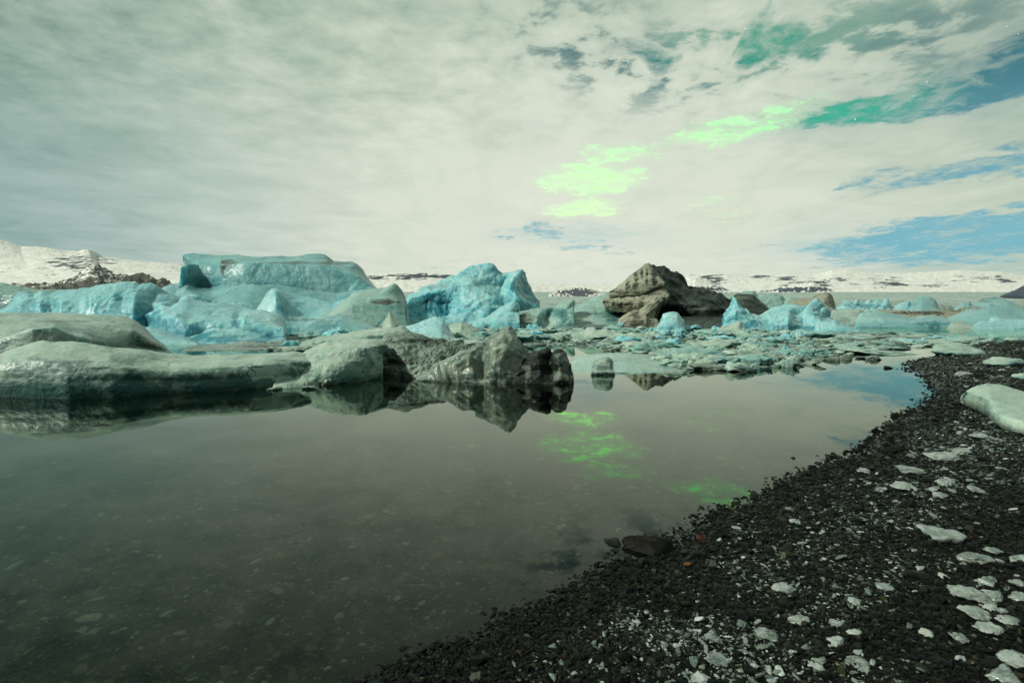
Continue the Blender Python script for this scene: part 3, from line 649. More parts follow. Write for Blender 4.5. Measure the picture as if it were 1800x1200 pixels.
# --- near left
berg('iceberg', 'rounded dull grey-green iceberg at the left edge behind the nearest one', 'grey',
     [([(-150, 655), (0, 650), (150, 645), (296, 630)], 'W'), ([(-150, 610), (0, 596), (50, 580), (95, 574), (125, 588), (170, 600), (230, 606), (292, 616)], 16.8),
      ([(-150, 560), (0, 562), (60, 560), (120, 562), (180, 568), (230, 577), (262, 597), (290, 611)], 19.5),
      ([(-150, 552), (-60, 550), (0, 549), (60, 550), (120, 551), (180, 553), (208, 554), (222, 556), (236, 561), (250, 572), (262, 584), (274, 595), (286, 604), (293, 614)], 22)],
     sc=.9, amp=.02, scal=.012, strat=.006, bulge=.04, smooth=2, paint=[('pale', 60, 600, 60, 26, .6), ('dirt', 272, 608, 20, 9, .9), ('dirt', 120, 565, 60, 3, .5)])
berg('iceberg', 'nearest iceberg, long low whaleback with a dark wet waterline at the left edge', 'grey',
     [([(-190, 699), (0, 699), (120, 700), (200, 697), (300, 691), (380, 687), (450, 683), (520, 677), (575, 670)], 'W'),
      ([(-190, 664, -.2), (0, 664, -.2), (100, 664, -.2), (160, 668), (240, 668, .1), (330, 668, .5), (420, 664, .9), (500, 660, 1.4), (570, 655, 1.8)], 10.9),
      ([(-190, 645), (0, 640), (60, 632), (110, 634), (150, 642), (190, 644, .1), (230, 650, .2), (300, 652, .5), (400, 645, 1.), (480, 640, 1.5), (566, 645, 1.9)], 11.0),
      ([(-190, 636), (0, 628), (60, 618), (110, 622), (150, 630), (190, 634), (235, 642, .3), (300, 642, .6), (400, 634, 1.1), (480, 631, 1.6), (566, 638, 2)], 11.25),
      ([(-190, 660), (-90, 642), (0, 622), (28, 611), (56, 602), (75, 599), (95, 601), (130, 600), (165, 605, .1), (200, 611, .2), (250, 614, .4), (300, 621, .7), (340, 624, .9), (400, 622, 1.3), (460, 622, 1.7), (520, 617, 2.2), (555, 625, 2.4), (575, 650, 2.4)], 11.9)],
     sc=.7, amp=.014, scal=.010, strat=.006, bulge=.03, smooth=2, size=1.0, dens=1.2, back=2.5,
     paint=[('dirt', 110, 637, 50, 4, .8), ('dirt', 175, 647, 45, 3.5, 1), ('dirt', 225, 648, 30, 3, 1), ('pale', 110, 615, 260, 22, .9), ('pale', 400, 640, 150, 18, .75), ('blue', 100, 688, 500, 34, 1), ('blue', 420, 678, 280, 22, 1), ('dirt', 455, 645, 22, 3, .9)])  # blue: wet lower ice, with the undercut's shade painted into its colour
berg('iceberg', 'pale frosted hump at the right end of the nearest whaleback iceberg', 'floe',
     [([(478, 686), (520, 681), (560, 677), (600, 674), (640, 670), (670, 664)], 'W'),
      ([(486, 664), (530, 658), (570, 656), (610, 656), (645, 656), (672, 652)], 13.0), ([(482, 652), (515, 640), (545, 626), (575, 617), (610, 612), (640, 612), (672, 625)], 13.6),
      ([(480, 664), (490, 650), (505, 640), (530, 622), (545, 613), (562, 606), (580, 599), (600, 596), (625, 594), (645, 597), (662, 597), (678, 602), (684, 606), (675, 611), (670, 625), (673, 645), (671, 660)], 15)],
     sc=.55, amp=.03, scal=.025, strat=.012, bulge=.05, size=1.0, paint=[('blue', 610, 666, 90, 12, .95), ('pale', 610, 620, 50, 22, .8), ('dirt', 530, 652, 30, 3, .7)])
berg('ice_floe', 'long pale slab lying behind the frosted hump', 'floe',
     [(wl(525, 716, 612, 606), 'W'), ([(532, 604), (580, 596), (640, 590), (690, 590), (714, 592)], 29), ([(528, 602), (560, 592), (600, 586), (640, 580), (665, 577), (690, 576), (708, 570), (716, 578)], 32)], sc=1, cat='ice floe', amp=.04, scal=.03, fac=.03)
berg('iceberg', 'dark folded ice ridge with dirty grey streaks left of the crystal pyramid', 'dirty',
     [([(646, 657), (690, 659), (720, 664), (760, 668), (810, 670), (862, 671)], 'W'),
      ([(650, 645, .1), (690, 640), (720, 646), (760, 650, .1), (810, 652), (860, 655)], 14.4),
      ([(650, 625), (690, 612, .2), (705, 618, -.1), (735, 618, .3), (765, 630, -.1), (795, 626, .3), (830, 630), (860, 640)], 15.0),
      ([(650, 622), (660, 606), (671, 598), (680, 590), (692, 583), (706, 580), (722, 582), (740, 586), (756, 592), (780, 597), (800, 600), (822, 608), (845, 616), (862, 630)], 16.2)],
     sc=.45, amp=.03, scal=.05, strat=.045, stratx=-9, fac=.06, ns=1.4, bulge=.04, smooth=1, dens=1.3, paint=[('pale', 725, 612, 24, 12, 1), ('pale', 770, 650, 70, 14, 1), ('pale', 690, 645, 26, 8, .8), ('dirt', 700, 636, 30, 6, 1), ('dirt', 745, 600, 60, 6, .9), ('dirt', 790, 628, 30, 5, .9)])
berg('iceberg', 'clear faceted crystal pyramid of ice standing in the water at the centre', 'clear',
     [([(733, 669), (780, 671), (830, 672), (880, 673), (940, 673)], 'W'),
      ([(735, 668), (770, 658), (800, 652), (824, 640, -.25), (845, 652, .1), (868, 646, -.2), (900, 650), (938, 655)], 13.5),
      ([(742, 662), (775, 645), (805, 628, -.1), (830, 618), (850, 612, .15), (868, 604, -.2), (888, 610, -.3), (915, 622), (937, 640)], 13.7),
      ([(735, 668), (752, 656), (775, 643), (795, 630), (815, 617), (838, 603), (858, 593), (872, 586), (886, 578), (897, 573), (905, 575), (909, 582), (913, 593), (924, 603), (931, 613), (937, 625), (942, 650)], 14.0)],
     sc=.6, amp=.010, fac=.12, scal=.01, bulge=.02, smooth=0, dens=1.4, size=1.2, paint=[('pale', 880, 605, 30, 26, 1), ('pale', 800, 650, 40, 12, .9), ('dirt', 895, 660, 30, 8, .8), ('pale', 822, 645, 3, 22, .8)])
berg('iceberg', 'black glassy ice lump with a clear bubbly right side beside the crystal pyramid', 'black',
     [([(905, 674), (940, 675), (975, 675), (1008, 674)], 'W'),
      ([(906, 664), (925, 655), (950, 650, -.15), (968, 652, .1), (985, 652, -.15), (1008, 660)], 13.35),
      ([(908, 655), (925, 638), (945, 626, -.1), (963, 632, .2), (980, 625, -.1), (1004, 640)], 13.4),
      ([(904, 668), (908, 650), (920, 632), (930, 620), (945, 613), (962, 610), (968, 613), (970, 619), (976, 614), (987, 613), (996, 619), (1002, 634), (1006, 648), (1009, 662)], 13.7)],
     sc=.4, amp=.03, scal=.02, fac=.03, bulge=.04, smooth=1, dens=1.5, paint=[('pale', 990, 650, 20, 30, .8), ('pale', 988, 662, 22, 9, 1), ('pale', 926, 655, 8, 16, .7)])
# --- centre
berg('iceberg', 'blue iceberg with a ragged crest and a deep blue hollow, left of the black one', 'bright',
     [(wl(712, 950, 574), 'W'), ([(714, 556, 1), (750, 556, 4), (790, 556, 5), (815, 556, 0), (850, 560, -1), (890, 555), (945, 550)], 79),
      ([(716, 535, 0), (750, 532, 3), (790, 532, 3), (815, 528, -1), (840, 530, -2), (870, 525, -1), (885, 520, 2), (905, 525, -3), (925, 532, 0), (948, 540)], 82),
      ([(717, 522), (750, 515, -1), (790, 508, -1), (825, 500, -2), (850, 498, 0), (872, 502, 2), (882, 505, 3), (896, 500, -4), (912, 508, -1), (925, 515, 2), (944, 532)], 85),
      ([(712, 530), (722, 516), (740, 507), (758, 500), (772, 492), (790, 485), (808, 480), (822, 475), (838, 470), (852, 466), (866, 467), (871, 471), (877, 479), (884, 482), (896, 478), (908, 475), (919, 472), (924, 480), (929, 493), (936, 507), (942, 520), (947, 533)], 90)],
     sc=3.2, amp=.02, fac=.06, scal=.04, bulge=.01, ns=1.4, smooth=0, paint=[('blue', 752, 545, 52, 20, 1), ('blue', 905, 535, 30, 10, .6), ('blue', 925, 540, 18, 12, .8), ('pale', 830, 490, 40, 14, .5), ('dirt', 760, 503, 40, 4, .35), ('blue', 870, 472, 12, 8, .5)])  # blue in the lower left hollow: dense ice plus painted shade
berg('iceberg', 'small tilted pale block at the foot of the ragged blue iceberg', 'bright',
     [(wl(828, 915, 580), 'W'), ([(834, 566), (860, 558), (890, 548), (912, 550)], 61), ([(830, 572), (845, 560), (862, 552), (880, 540), (893, 532), (905, 529), (912, 533), (913, 541), (908, 552), (900, 568)], 64)], sc=2, fac=.05, amp=.02, smooth=0)
berg('iceberg', 'brown-stained twisted ice with blue hollows between the ragged blue and the black iceberg', 'teal',
     [(wl(888, 1010, 579), 'W'), ([(892, 572), (915, 560), (945, 555, -1), (960, 560, 2), (985, 548), (1008, 540)], 63), ([(890, 574), (905, 560), (916, 548), (935, 543), (960, 541), (980, 535), (995, 528), (1008, 525), (1012, 531), (1004, 545), (1000, 560)], 67)],
     sc=2.4, amp=.04, scal=.05, fac=.04, smooth=1, paint=[('dirt', 925, 560, 24, 12, .9), ('blue', 975, 548, 24, 8, .9), ('pale', 970, 565, 16, 8, .8)])
berg('iceberg', 'smooth pale turquoise ice ramp against the left foot of the black iceberg', 'teal',
     [(wl(975, 1125, 579), 'W'), ([(982, 566), (1010, 558), (1050, 552, 2), (1090, 552, 2), (1120, 560)], 66), ([(978, 572), (992, 556), (1003, 545), (1028, 530), (1050, 521), (1070, 516), (1095, 517), (1112, 530), (1124, 556)], 72)],
     sc=3, amp=.02, scal=.02, smooth=1, paint=[('blue', 1080, 556, 40, 10, .9), ('pale', 1030, 560, 26, 8, .6), ('dirt', 1085, 572, 30, 5, .8)])
kb = bpy.data.objects.new('black_iceberg', None); S.collection.objects.link(kb); kb.location = at_z(1180, 577)
tag(kb, 'black and brown mountain-shaped iceberg, the darkest and most peaked in the row', 'iceberg')
def kpart(name, kind, rows, label=None, **kw):
    o = loft(name, ice(kind, kw.pop('sc', 3)), rows, **kw); o.parent = kb; o.location = o.location - kb.location
    if label: o['label'] = label
    return o
kpart('ice_body', 'rock', [([(1100, 578), (1150, 578), (1200, 580), (1250, 580), (1290, 578)], 'W'),
      ([(1100, 562), (1150, 562, 3), (1170, 560, 4), (1200, 558, 1), (1240, 560), (1288, 562)], 66), ([(1098, 540), (1130, 535), (1165, 532, -1), (1200, 535), (1245, 540, -1), (1288, 548)], 67),
      ([(1095, 515), (1120, 505), (1150, 490), (1170, 492, 0), (1195, 508, 2), (1225, 520), (1260, 526), (1288, 540)], 72),
      ([(1090, 512), (1105, 494), (1122, 477), (1138, 466), (1152, 467), (1162, 470), (1169, 470), (1176, 476), (1184, 480), (1192, 477), (1198, 479), (1204, 490), (1210, 503), (1218, 508), (1240, 512), (1262, 519), (1284, 527), (1291, 540)], 79)],
      amp=.03, fac=.06, scal=.04, ns=1.5, bulge=.02, smooth=0, back=1, paint=[('pale', 1200, 533, 46, 10, .45), ('pale', 1168, 505, 8, 28, .3), ('pale', 1225, 543, 30, 3, .6)])
kpart('brown_slab', 'sand', [([(1072, 518), (1100, 517), (1126, 515), (1145, 505), (1158, 499), (1168, 497)], 66.4), ([(1072, 514), (1095, 508), (1120, 497), (1140, 488), (1158, 488), (1168, 495)], 67.2),
      ([(1071, 513), (1082, 507), (1100, 493), (1110, 483), (1122, 474), (1134, 465), (1141, 463), (1148, 468), (1156, 480), (1168, 494)], 73)],
      'tilted brown slab capping the left side', sc=2.2, amp=.02, fac=.03, scal=.02, bulge=.01, back=.6, size=4.2, depth=.3, z0=4.0, smooth=0, paint=[('dirt', 1080, 513, 18, 5, 1), ('dirt', 1118, 495, 5, 24, 1), ('dirt', 1150, 482, 6, 22, 1), ('dirt', 1137, 485, 3, 22, 1), ('dirt', 1103, 502, 4, 14, 1), ('dirt', 1120, 514, 40, 3, 1), ('dirt', 1128, 480, 3, 10, 1)])
kpart('lumpy_ledge', 'sand', [([(1064, 534), (1085, 545), (1108, 546), (1130, 541), (1150, 531), (1172, 527)], 64.8), ([(1062, 528), (1085, 533), (1108, 532), (1135, 530), (1155, 525), (1176, 520)], 64.6),
      ([(1062, 525), (1074, 520), (1090, 519), (1105, 514), (1120, 516), (1140, 508), (1160, 502), (1172, 508), (1177, 518)], 68)],
      'lumpy cream ledge streaked with grit', sc=1.8, amp=.06, fac=.06, scal=.06, bulge=.03, back=.8, size=2.6, depth=.2, z0=2.0, smooth=1, ns=1.5, paint=[('dirt', 1100, 535, 26, 5, 1), ('dirt', 1150, 515, 12, 6, .7), ('pale', 1110, 521, 14, 4, .9)])
kpart('ice_column', 'sand', [(wl(1085, 1158, 579), 'W'), ([(1088, 565), (1110, 556), (1135, 553, -.6), (1156, 562)], 62.5), ([(1088, 560), (1104, 548), (1130, 542), (1138, 536), (1146, 527), (1154, 521), (1163, 521), (1167, 528), (1160, 536), (1152, 545), (1150, 558), (1158, 570)], 64)],
      'cream ice column holding up the ledge', sc=2, amp=.04, fac=.05, scal=.04, size=3.5, smooth=1, paint=[('dirt', 1118, 560, 14, 14, .8)])
berg('rubble_mound', 'mound of dark gravelly ice under the right side of the black iceberg', 'rock',
     [(wl(1150, 1285, 583, 581), 'W'), ([(1155, 576), (1190, 566), (1230, 564), (1283, 570)], 60), ([(1152, 572), (1180, 562), (1200, 557), (1235, 555), (1275, 556), (1286, 570)], 65)], sc=.8, cat='iceberg', amp=.05, scal=.06, fac=.05, ns=3, paint=[('pale', 1235, 572, 45, 8, .4)])
berg('iceberg', 'smaller black iceberg hump just right of the black mountain-shaped one', 'rock',
     [(wl(1280, 1362, 568.5), 'W'), ([(1284, 548), (1310, 540), (1335, 544), (1358, 552)], 112), ([(1280, 545), (1286, 524), (1296, 516), (1312, 515), (1324, 518), (1336, 527), (1346, 537), (1353, 544), (1360, 556)], 122)], sc=4, amp=.03, fac=.03, paint=[('pale', 1305, 523, 16, 6, .6)])
berg('iceberg', 'pale green ice wall far behind the spiky blue iceberg', 'teal',
     [(wl(1284, 1412, 563), 'W'), ([(1286, 540), (1330, 535), (1370, 540), (1410, 540)], 165), ([(1284, 525), (1300, 515), (1316, 510), (1326, 511), (1332, 519), (1345, 516), (1374, 518), (1378, 528), (1386, 522), (1402, 524), (1412, 535)], 175)], sc=6, amp=.04, scal=.04, fac=.04)
berg('iceberg', 'squarish grey-brown iceberg with vertical streaks behind the spiky blue one', 'sand',
     [(wl(1385, 1472, 566.5), 'W'), ([(1388, 545), (1420, 540), (1445, 535), (1470, 545)], 125), ([(1386, 536), (1396, 527), (1420, 523), (1432, 519), (1450, 513), (1459, 514), (1463, 521), (1467, 535), (1471, 552)], 132)], sc=4, amp=.02, fac=.03, paint=[('dirt', 1435, 530, 8, 18, .6), ('pale', 1455, 530, 8, 20, .5)])
berg('ice_block', 'small bright white and blue striped block in front of the black iceberg', 'bright',
     [(wl(1150, 1205, 585), 'W'), ([(1152, 577), (1170, 572), (1190, 570), (1204, 576)], 50.5), ([(1152, 578), (1160, 565), (1165, 552), (1172, 549), (1184, 548), (1192, 550), (1198, 558), (1203, 562), (1204, 577)], 53)], sc=1.4, cat='iceberg', amp=.03, strat=.05, fac=.03, smooth=0, paint=[('pale', 1182, 555, 18, 8, 1), ('blue', 1172, 578, 26, 3, .8)])
# spiky blue iceberg
berg('iceberg', 'bright blue iceberg with a thin vertical spike at its left end', 'bright',
     [(wl(1268, 1352, 583), 'W'), ([(1272, 572), (1290, 562), (1310, 562), (1330, 566), (1350, 572)], 54.5), ([(1276, 558), (1286, 548), (1293, 545, -.3), (1306, 552), (1325, 560), (1350, 566)], 55.5),
      ([(1270, 578), (1274, 562), (1277, 549), (1282, 541), (1285, 537), (1287, 527), (1288, 520), (1291, 524), (1295, 532), (1301, 540), (1307, 543), (1310, 541), (1313, 549), (1322, 554), (1338, 558), (1352, 568)], 57.5)],
     sc=1.7, amp=.03, scal=.04, fac=.04, ns=1.5, smooth=0, back=.5, paint=[('blue', 1320, 570, 24, 10, .8), ('blue', 1282, 560, 8, 8, .5)])
berg('iceberg', 'wide bright blue iceberg with melted holes and knobs, right of the spiky one', 'bright',
     [(wl(1318, 1475, 583), 'W'), ([(1322, 574), (1350, 568), (1385, 562, -1), (1410, 568, 1.5), (1440, 566), (1470, 572)], 54.5), ([(1326, 564), (1350, 552), (1385, 548), (1400, 554, 1), (1430, 552), (1450, 560, 1.5), (1468, 566)], 56.5),
      ([(1318, 572), (1334, 556), (1350, 546), (1366, 539), (1380, 536), (1400, 536), (1418, 538), (1425, 540), (1427, 531), (1431, 525), (1440, 526), (1447, 532), (1444, 541), (1449, 546), (1450, 537), (1455, 538), (1460, 546), (1458, 554), (1466, 562), (1476, 574)], 60)],
     sc=1.7, amp=.03, scal=.06, fac=.03, ns=1.5, smooth=0, back=.6, paint=[('blue', 1415, 576, 40, 5, .8), ('pale', 1400, 568, 26, 8, .6), ('blue', 1340, 570, 16, 10, .6)])
berg('iceberg', 'low knobbly light blue ice tongue right of the holed blue iceberg', 'bright',
     [(wl(1432, 1515, 585), 'W'), ([(1436, 578), (1470, 574), (1510, 580)], 50.5), ([(1434, 572), (1448, 564), (1462, 563), (1468, 560), (1476, 566), (1490, 570), (1503, 576), (1514, 582)], 53)], sc=1.4, amp=.05, scal=.08, ns=2.2)
berg('ice_shard', 'thin grey shard of ice leaning in front of the spiky blue iceberg', 'floe',
     [(wl(1250, 1308, 590), 'W'), ([(1254, 586), (1280, 580), (1306, 582)], 43.6), ([(1252, 584), (1268, 575), (1282, 571), (1296, 565), (1305, 563), (1306, 574), (1307, 584)], 44.6)], sc=1.2, cat='ice floe', amp=.02, fac=.04, back=.4)
berg('iceberg', 'dark grey-green low iceberg with a blunt end right of the holed blue one', 'grey',
     [(wl(1448, 1535, 572), 'W'), ([(1452, 560), (1475, 558), (1505, 558), (1530, 564)], 86), ([(1449, 556), (1453, 549), (1464, 545), (1480, 544), (1496, 543), (1512, 543), (1522, 550), (1534, 564)], 94)], sc=3, amp=.02, scal=.02)
berg('iceberg', 'far row of jagged vivid blue ice teeth below the glacier', 'bright',
     [(wl(1462, 1570, 564), 'W'), ([(1466, 545), (1500, 541), (1530, 542), (1568, 545)], 168), ([(1464, 545), (1480, 538), (1492, 531), (1500, 534), (1507, 528), (1518, 533), (1526, 530), (1535, 532), (1544, 526), (1552, 530), (1560, 526), (1566, 534), (1570, 545)], 176)], sc=3, amp=.04, scal=.08, fac=.08, ns=2.2, smooth=0, paint=[('blue', 1520, 537, 40, 5, .8)])
berg('iceberg', 'pale blue ice ramp between the jagged teeth and the far round hump', 'bright',
     [(wl(1562, 1605, 564), 'W'), ([(1564, 545), (1585, 543), (1604, 545)], 170), ([(1562, 546), (1575, 537), (1588, 531), (1598, 528), (1604, 540)], 176)], sc=4, amp=.03, scal=.03)
berg('iceberg', 'far rounded grey-blue hump of ice below the glacier', 'blue',
     [(wl(1592, 1656, 564), 'W'), ([(1595, 545), (1620, 538), (1652, 545)], 166), ([(1593, 546), (1600, 532), (1610, 524), (1622, 521), (1634, 522), (1644, 527), (1649, 536), (1654, 548)], 176)], sc=4, amp=.02, scal=.02, paint=[('pale', 1635, 530, 14, 6, .5), ('blue', 1605, 535, 8, 8, .4)])
berg('iceberg', 'small crumbly brown ice pile right of the far rounded hump', 'dirty',
     [(wl(1645, 1690, 564), 'W'), ([(1648, 548), (1668, 545), (1688, 550)], 166), ([(1646, 546), (1652, 535), (1660, 537), (1668, 536), (1678, 541), (1690, 550)], 172)], sc=3, amp=.06, scal=.08, ns=2)
berg('iceberg', 'small clean blue wedge behind the striped right-hand mound', 'blue',
     [(wl(1672, 1715, 564), 'W'), ([(1675, 548), (1690, 544), (1712, 546)], 160), ([(1674, 546), (1684, 538), (1694, 532), (1704, 530), (1712, 540)], 168)], sc=3, amp=.02, scal=.03)
berg('debris_ridge', 'long flat ridge of brown debris-covered ice behind the low blue icebergs', 'sand',
     [(wl(1530, 1725, 567), 'W'), ([(1535, 556), (1600, 558), (1660, 557), (1722, 552)], 120), ([(1532, 552), (1545, 544), (1570, 544), (1600, 547), (1640, 546), (1680, 545), (1705, 540), (1722, 532)], 130)], sc=3, cat='iceberg', amp=.06, scal=.05, ns=1.5, paint=[('dirt', 1620, 550, 60, 4, 1), ('dirt', 1690, 545, 40, 3, .8)])
berg('iceberg', 'long low smooth blue iceberg with a white lip along the lagoon at the right', 'blue',
     [(wl(1503, 1722, 576), 'W'), ([(1506, 568), (1550, 563), (1600, 566), (1640, 563), (1680, 568), (1720, 572)], 71), ([(1504, 562), (1512, 550), (1530, 546), (1555, 548), (1575, 552), (1600, 558), (1620, 555), (1640, 554), (1665, 559), (1695, 566), (1722, 573)], 78)],
     sc=2.6, amp=.02, scal=.02, paint=[('pale', 1545, 562, 24, 3, 1), ('pale', 1615, 556, 14, 3, .8), ('blue', 1640, 570, 40, 6, .8), ('dirt', 1518, 546, 16, 3, .9)])
berg('iceberg', 'big striped turquoise mound with a brown gritty edge at the right side', 'blue',
     [(wl(1650, 1960, 576), 'W'), ([(1655, 566), (1700, 558), (1750, 550), (1800, 556), (1880, 566), (1950, 570)], 74), ([(1660, 562), (1700, 550), (1740, 535), (1770, 536), (1810, 548), (1880, 560), (1950, 568)], 78),
      ([(1652, 564), (1672, 556), (1692, 549), (1706, 540), (1718, 530), (1730, 524), (1745, 522), (1762, 524), (1780, 531), (1800, 541), (1830, 552), (1880, 562), (1955, 574)], 84)],
     sc=3, amp=.015, scal=.015, strat=.02, paint=[('dirt', 1705, 541, 26, 5, 1), ('dirt', 1726, 527, 14, 4, 1), ('dirt', 1755, 523, 30, 2, .7), ('pale', 1750, 532, 22, 6, .6)])
berg('iceberg', 'pale lumpy ledge of ice at the waterline in front of the striped mound', 'bright',
     [(wl(1708, 1905, 578), 'W'), ([(1712, 572), (1750, 566), (1800, 568), (1900, 572)], 67), ([(1709, 574), (1720, 565), (1730, 563), (1738, 567), (1742, 558), (1752, 556), (1764, 561), (1790, 561), (1830, 563), (1870, 570), (1904, 575)], 70)], sc=1.8, amp=.03, scal=.04)
berg('iceberg', 'dark grey low ice stub between the long low iceberg and the striped mound', 'grey',
     [(wl(1664, 1718, 578), 'W'), ([(1668, 572), (1690, 569), (1716, 574)], 67.5), ([(1666, 574), (1672, 566), (1690, 564), (1706, 568), (1717, 574)], 70)], sc=1.8, amp=.03, scal=.03)
berg('iceberg', 'dark brown iceberg tip cut off by the right edge of the view', 'dirty',
     [(wl(1782, 1960, 568), 'W'), ([(1785, 548), (1820, 540), (1950, 550)], 118), ([(1783, 546), (1795, 532), (1803, 526), (1840, 514), (1900, 520), (1955, 545)], 126)], sc=4, amp=.04, fac=.04)
# --- single pieces in the drift ice
berg('ice_floe', 'bright pale flat-sided pyramid in the drift ice left of centre', 'bright',
     [(wl(704, 808, 604, 606), 'W'), ([(708, 590), (740, 585), (775, 584), (803, 598)], 32.5), ([(706, 580), (716, 573), (735, 567), (752, 561), (765, 557), (774, 558), (782, 560), (786, 570), (793, 584), (806, 602)], 34.5)], sc=1.6, cat='ice floe', amp=.015, fac=.05, smooth=0, paint=[('pale', 755, 580, 50, 20, .6)])
berg('ice_floe', 'second pale block just right of the bright pyramid', 'floe',
     [(wl(782, 852, 598), 'W'), ([(786, 586), (810, 580), (848, 590)], 36.6), ([(784, 578), (796, 568), (812, 564), (828, 570), (842, 577), (851, 592)], 38.5)], sc=1.4, cat='ice floe', amp=.02, fac=.06, smooth=0)
berg('ice_floe', 'small pointed grey-white ice cone at the foot of the green-tinted iceberg', 'floe',
     [(wl(658, 715, 592), 'W'), ([(662, 584), (685, 575), (712, 586)], 42), ([(660, 586), (668, 573), (677, 558), (684, 547), (689, 549), (696, 560), (705, 570), (714, 587)], 43.5)], sc=1, cat='ice floe', amp=.03, fac=.05, smooth=0, paint=[('dirt', 668, 575, 6, 12, .9)])
berg('ice_floe', 'long smooth grey-blue slab right of the black glassy lump', 'teal',
     [([(998, 652), (1050, 655), (1100, 657), (1160, 655), (1208, 652)], 'W'), ([(1000, 644), (1050, 634), (1100, 632), (1160, 638), (1205, 646)], 17.4), ([(998, 640), (1010, 629), (1030, 624), (1065, 620), (1100, 620), (1140, 623), (1170, 631), (1190, 641), (1206, 648)], 20)], sc=1.0, cat='ice floe', amp=.02, scal=.02, size=.8, paint=[('pale', 1090, 628, 60, 5, .4)])
berg('ice_block', 'squat translucent grey block standing before the long smooth slab', 'grey',
     [(wl(1038, 1082, 659), 'W'), ([(1040, 652), (1060, 650), (1080, 652)], 14.9), ([(1040, 656), (1042, 640), (1046, 632), (1054, 629), (1068, 628), (1076, 632), (1079, 642), (1081, 656)], 15.3)], sc=.35, cat='ice floe', amp=.03, fac=.05, smooth=0, paint=[('pale', 1060, 636, 14, 6, .7)])
berg('ice_floe', 'thin dirty sheet of ice with a pale rim pointing right below the smooth slab', 'dirty',
     [(wl(1060, 1212, 661, 656), 'W'), ([(1064, 655), (1130, 652), (1180, 650), (1200, 650), (1210, 654)], 16.5)], sc=.5, cat='ice floe', amp=.02, size=.4, paint=[('pale', 1130, 654, 70, 2, .9)])
berg('ice_floe', 'row of joined pale stepped blocks behind the black glassy lump', 'floe',
     [(wl(995, 1100, 597), 'W'), ([(998, 590), (1030, 588), (1060, 586), (1098, 592)], 37), ([(996, 590), (1010, 584), (1028, 582), (1032, 575), (1044, 574), (1050, 580), (1066, 578), (1078, 583), (1092, 584), (1099, 592)], 39)], sc=1.3, cat='ice floe', amp=.03, fac=.07, smooth=0, paint=[('pale', 1045, 582, 40, 8, .6)])
berg('ice_floe', 'long low brown-stained ice shelf below the rounded bright blue iceberg', 'dirty',
     [(wl(320, 530, 618, 614), 'W'), ([(330, 611), (400, 608), (470, 607), (525, 609)], 27.5), ([(322, 610), (360, 606), (410, 603), (430, 598), (445, 601), (480, 604), (500, 600), (528, 606)], 29)], sc=.8, cat='ice floe', amp=.05, scal=.06, fac=.04, size=.6, ns=2, paint=[('pale', 420, 602, 22, 4, .8), ('dirt', 470, 608, 60, 4, 1)])

# --- drift ice: floes of one kind share mesh makers but each is its own object
def block(name, kind, px, py, w, h, dr=.6, seed=0, sc=1.0, z=0.0, sub=4, flat=1.6, ground=False, sink=.25, rough=.07, tilt=.12, planes=12, slab=False):
    c = at_z(px, py, z)
    if ground:
        for _ in range(4): z = float(ground_z(np.array([c[0]]), np.array([c[1]]))[0]); c = at_z(px, py, z)
    k = c[1] / FOC
    V, F = chunk(seed, sub, planes, rough, 26 if slab else 10, flat, .6, slab)
    r_ = np.random.default_rng(seed); a = r_.uniform(0, 6.28); ca, sa = math.cos(a), math.sin(a)
    V = V @ np.array([[ca, sa, 0], [-sa, ca, 0], [0, 0, 1]])
    ex = V.max(0) - V.min(0); V = (V - V.min(0)) / ex - .5
    hw = h * k
    V = V * [w * k, w * k * dr, hw / (1 - sink)]
    V[:, 2] += V[:, 0] * r_.normal(0, tilt) * .5 + hw / (1 - sink) * (.5 - sink)
    V[:, 2] += fbm(V / max(w * k, 1e-3) * 5 + seed, 3, seed % 91) * hw * (.3 if not ground else .12)
    return mesh_obj(name, V + c, F, ice(kind, sc), c)
FLU = [(500, 596), (560, 588), (640, 585), (700, 577), (1000, 574), (1270, 583), (1400, 586), (1500, 588), (1600, 592), (1730, 600)]
FLL = [(500, 614), (690, 614), (930, 604), (1010, 605), (1095, 614), (1180, 647), (1290, 646), (1400, 640), (1450, 624), (1520, 618), (1600, 608), (1700, 603), (1730, 602)]
rr = random.Random(4)
LM = [(505, 'behind the frosted hump'), (715, 'behind the pyramid'), (960, 'left of the black iceberg'), (1090, 'before the black iceberg'), (1270, 'before the spiky iceberg'), (1400, 'right of the spiky iceberg'), (1530, 'beside the blue water')]
KW = {'floe': ('pale grey-green floe', 'pale drift ice floes'), 'teal': ('blue-green floe', 'blue-green drift ice floes'), 'grey': ('dull dark green floe', 'dark green drift ice floes'),
      'dirty': ('brown-streaked floe', 'dirty drift ice floes'), 'bright': ('whitish blue block', 'whitish drift ice blocks')}
ORD = ['leftmost', 'second', 'third', 'fourth', 'fifth', 'sixth', 'seventh', 'eighth', 'ninth', 'tenth', 'eleventh', 'twelfth']
def name_all(items):
    """items: (object, kind words, row words, place words, x); gives each its own left-to-right label"""
    d = {}
    for it in items: d.setdefault(it[1:4], []).append(it)
    for (kw, row, pl), L in d.items():
        L.sort(key=lambda t: t[4])
        for k, it in enumerate(L):
            it[0]['label'] = ('only ' if len(L) == 1 else (ORD[k] if k < 12 else '%dth' % (k + 1)) + (' from left ' if k else ' ')) + kw + ' in the ' + row + ' ' + pl
fl = []
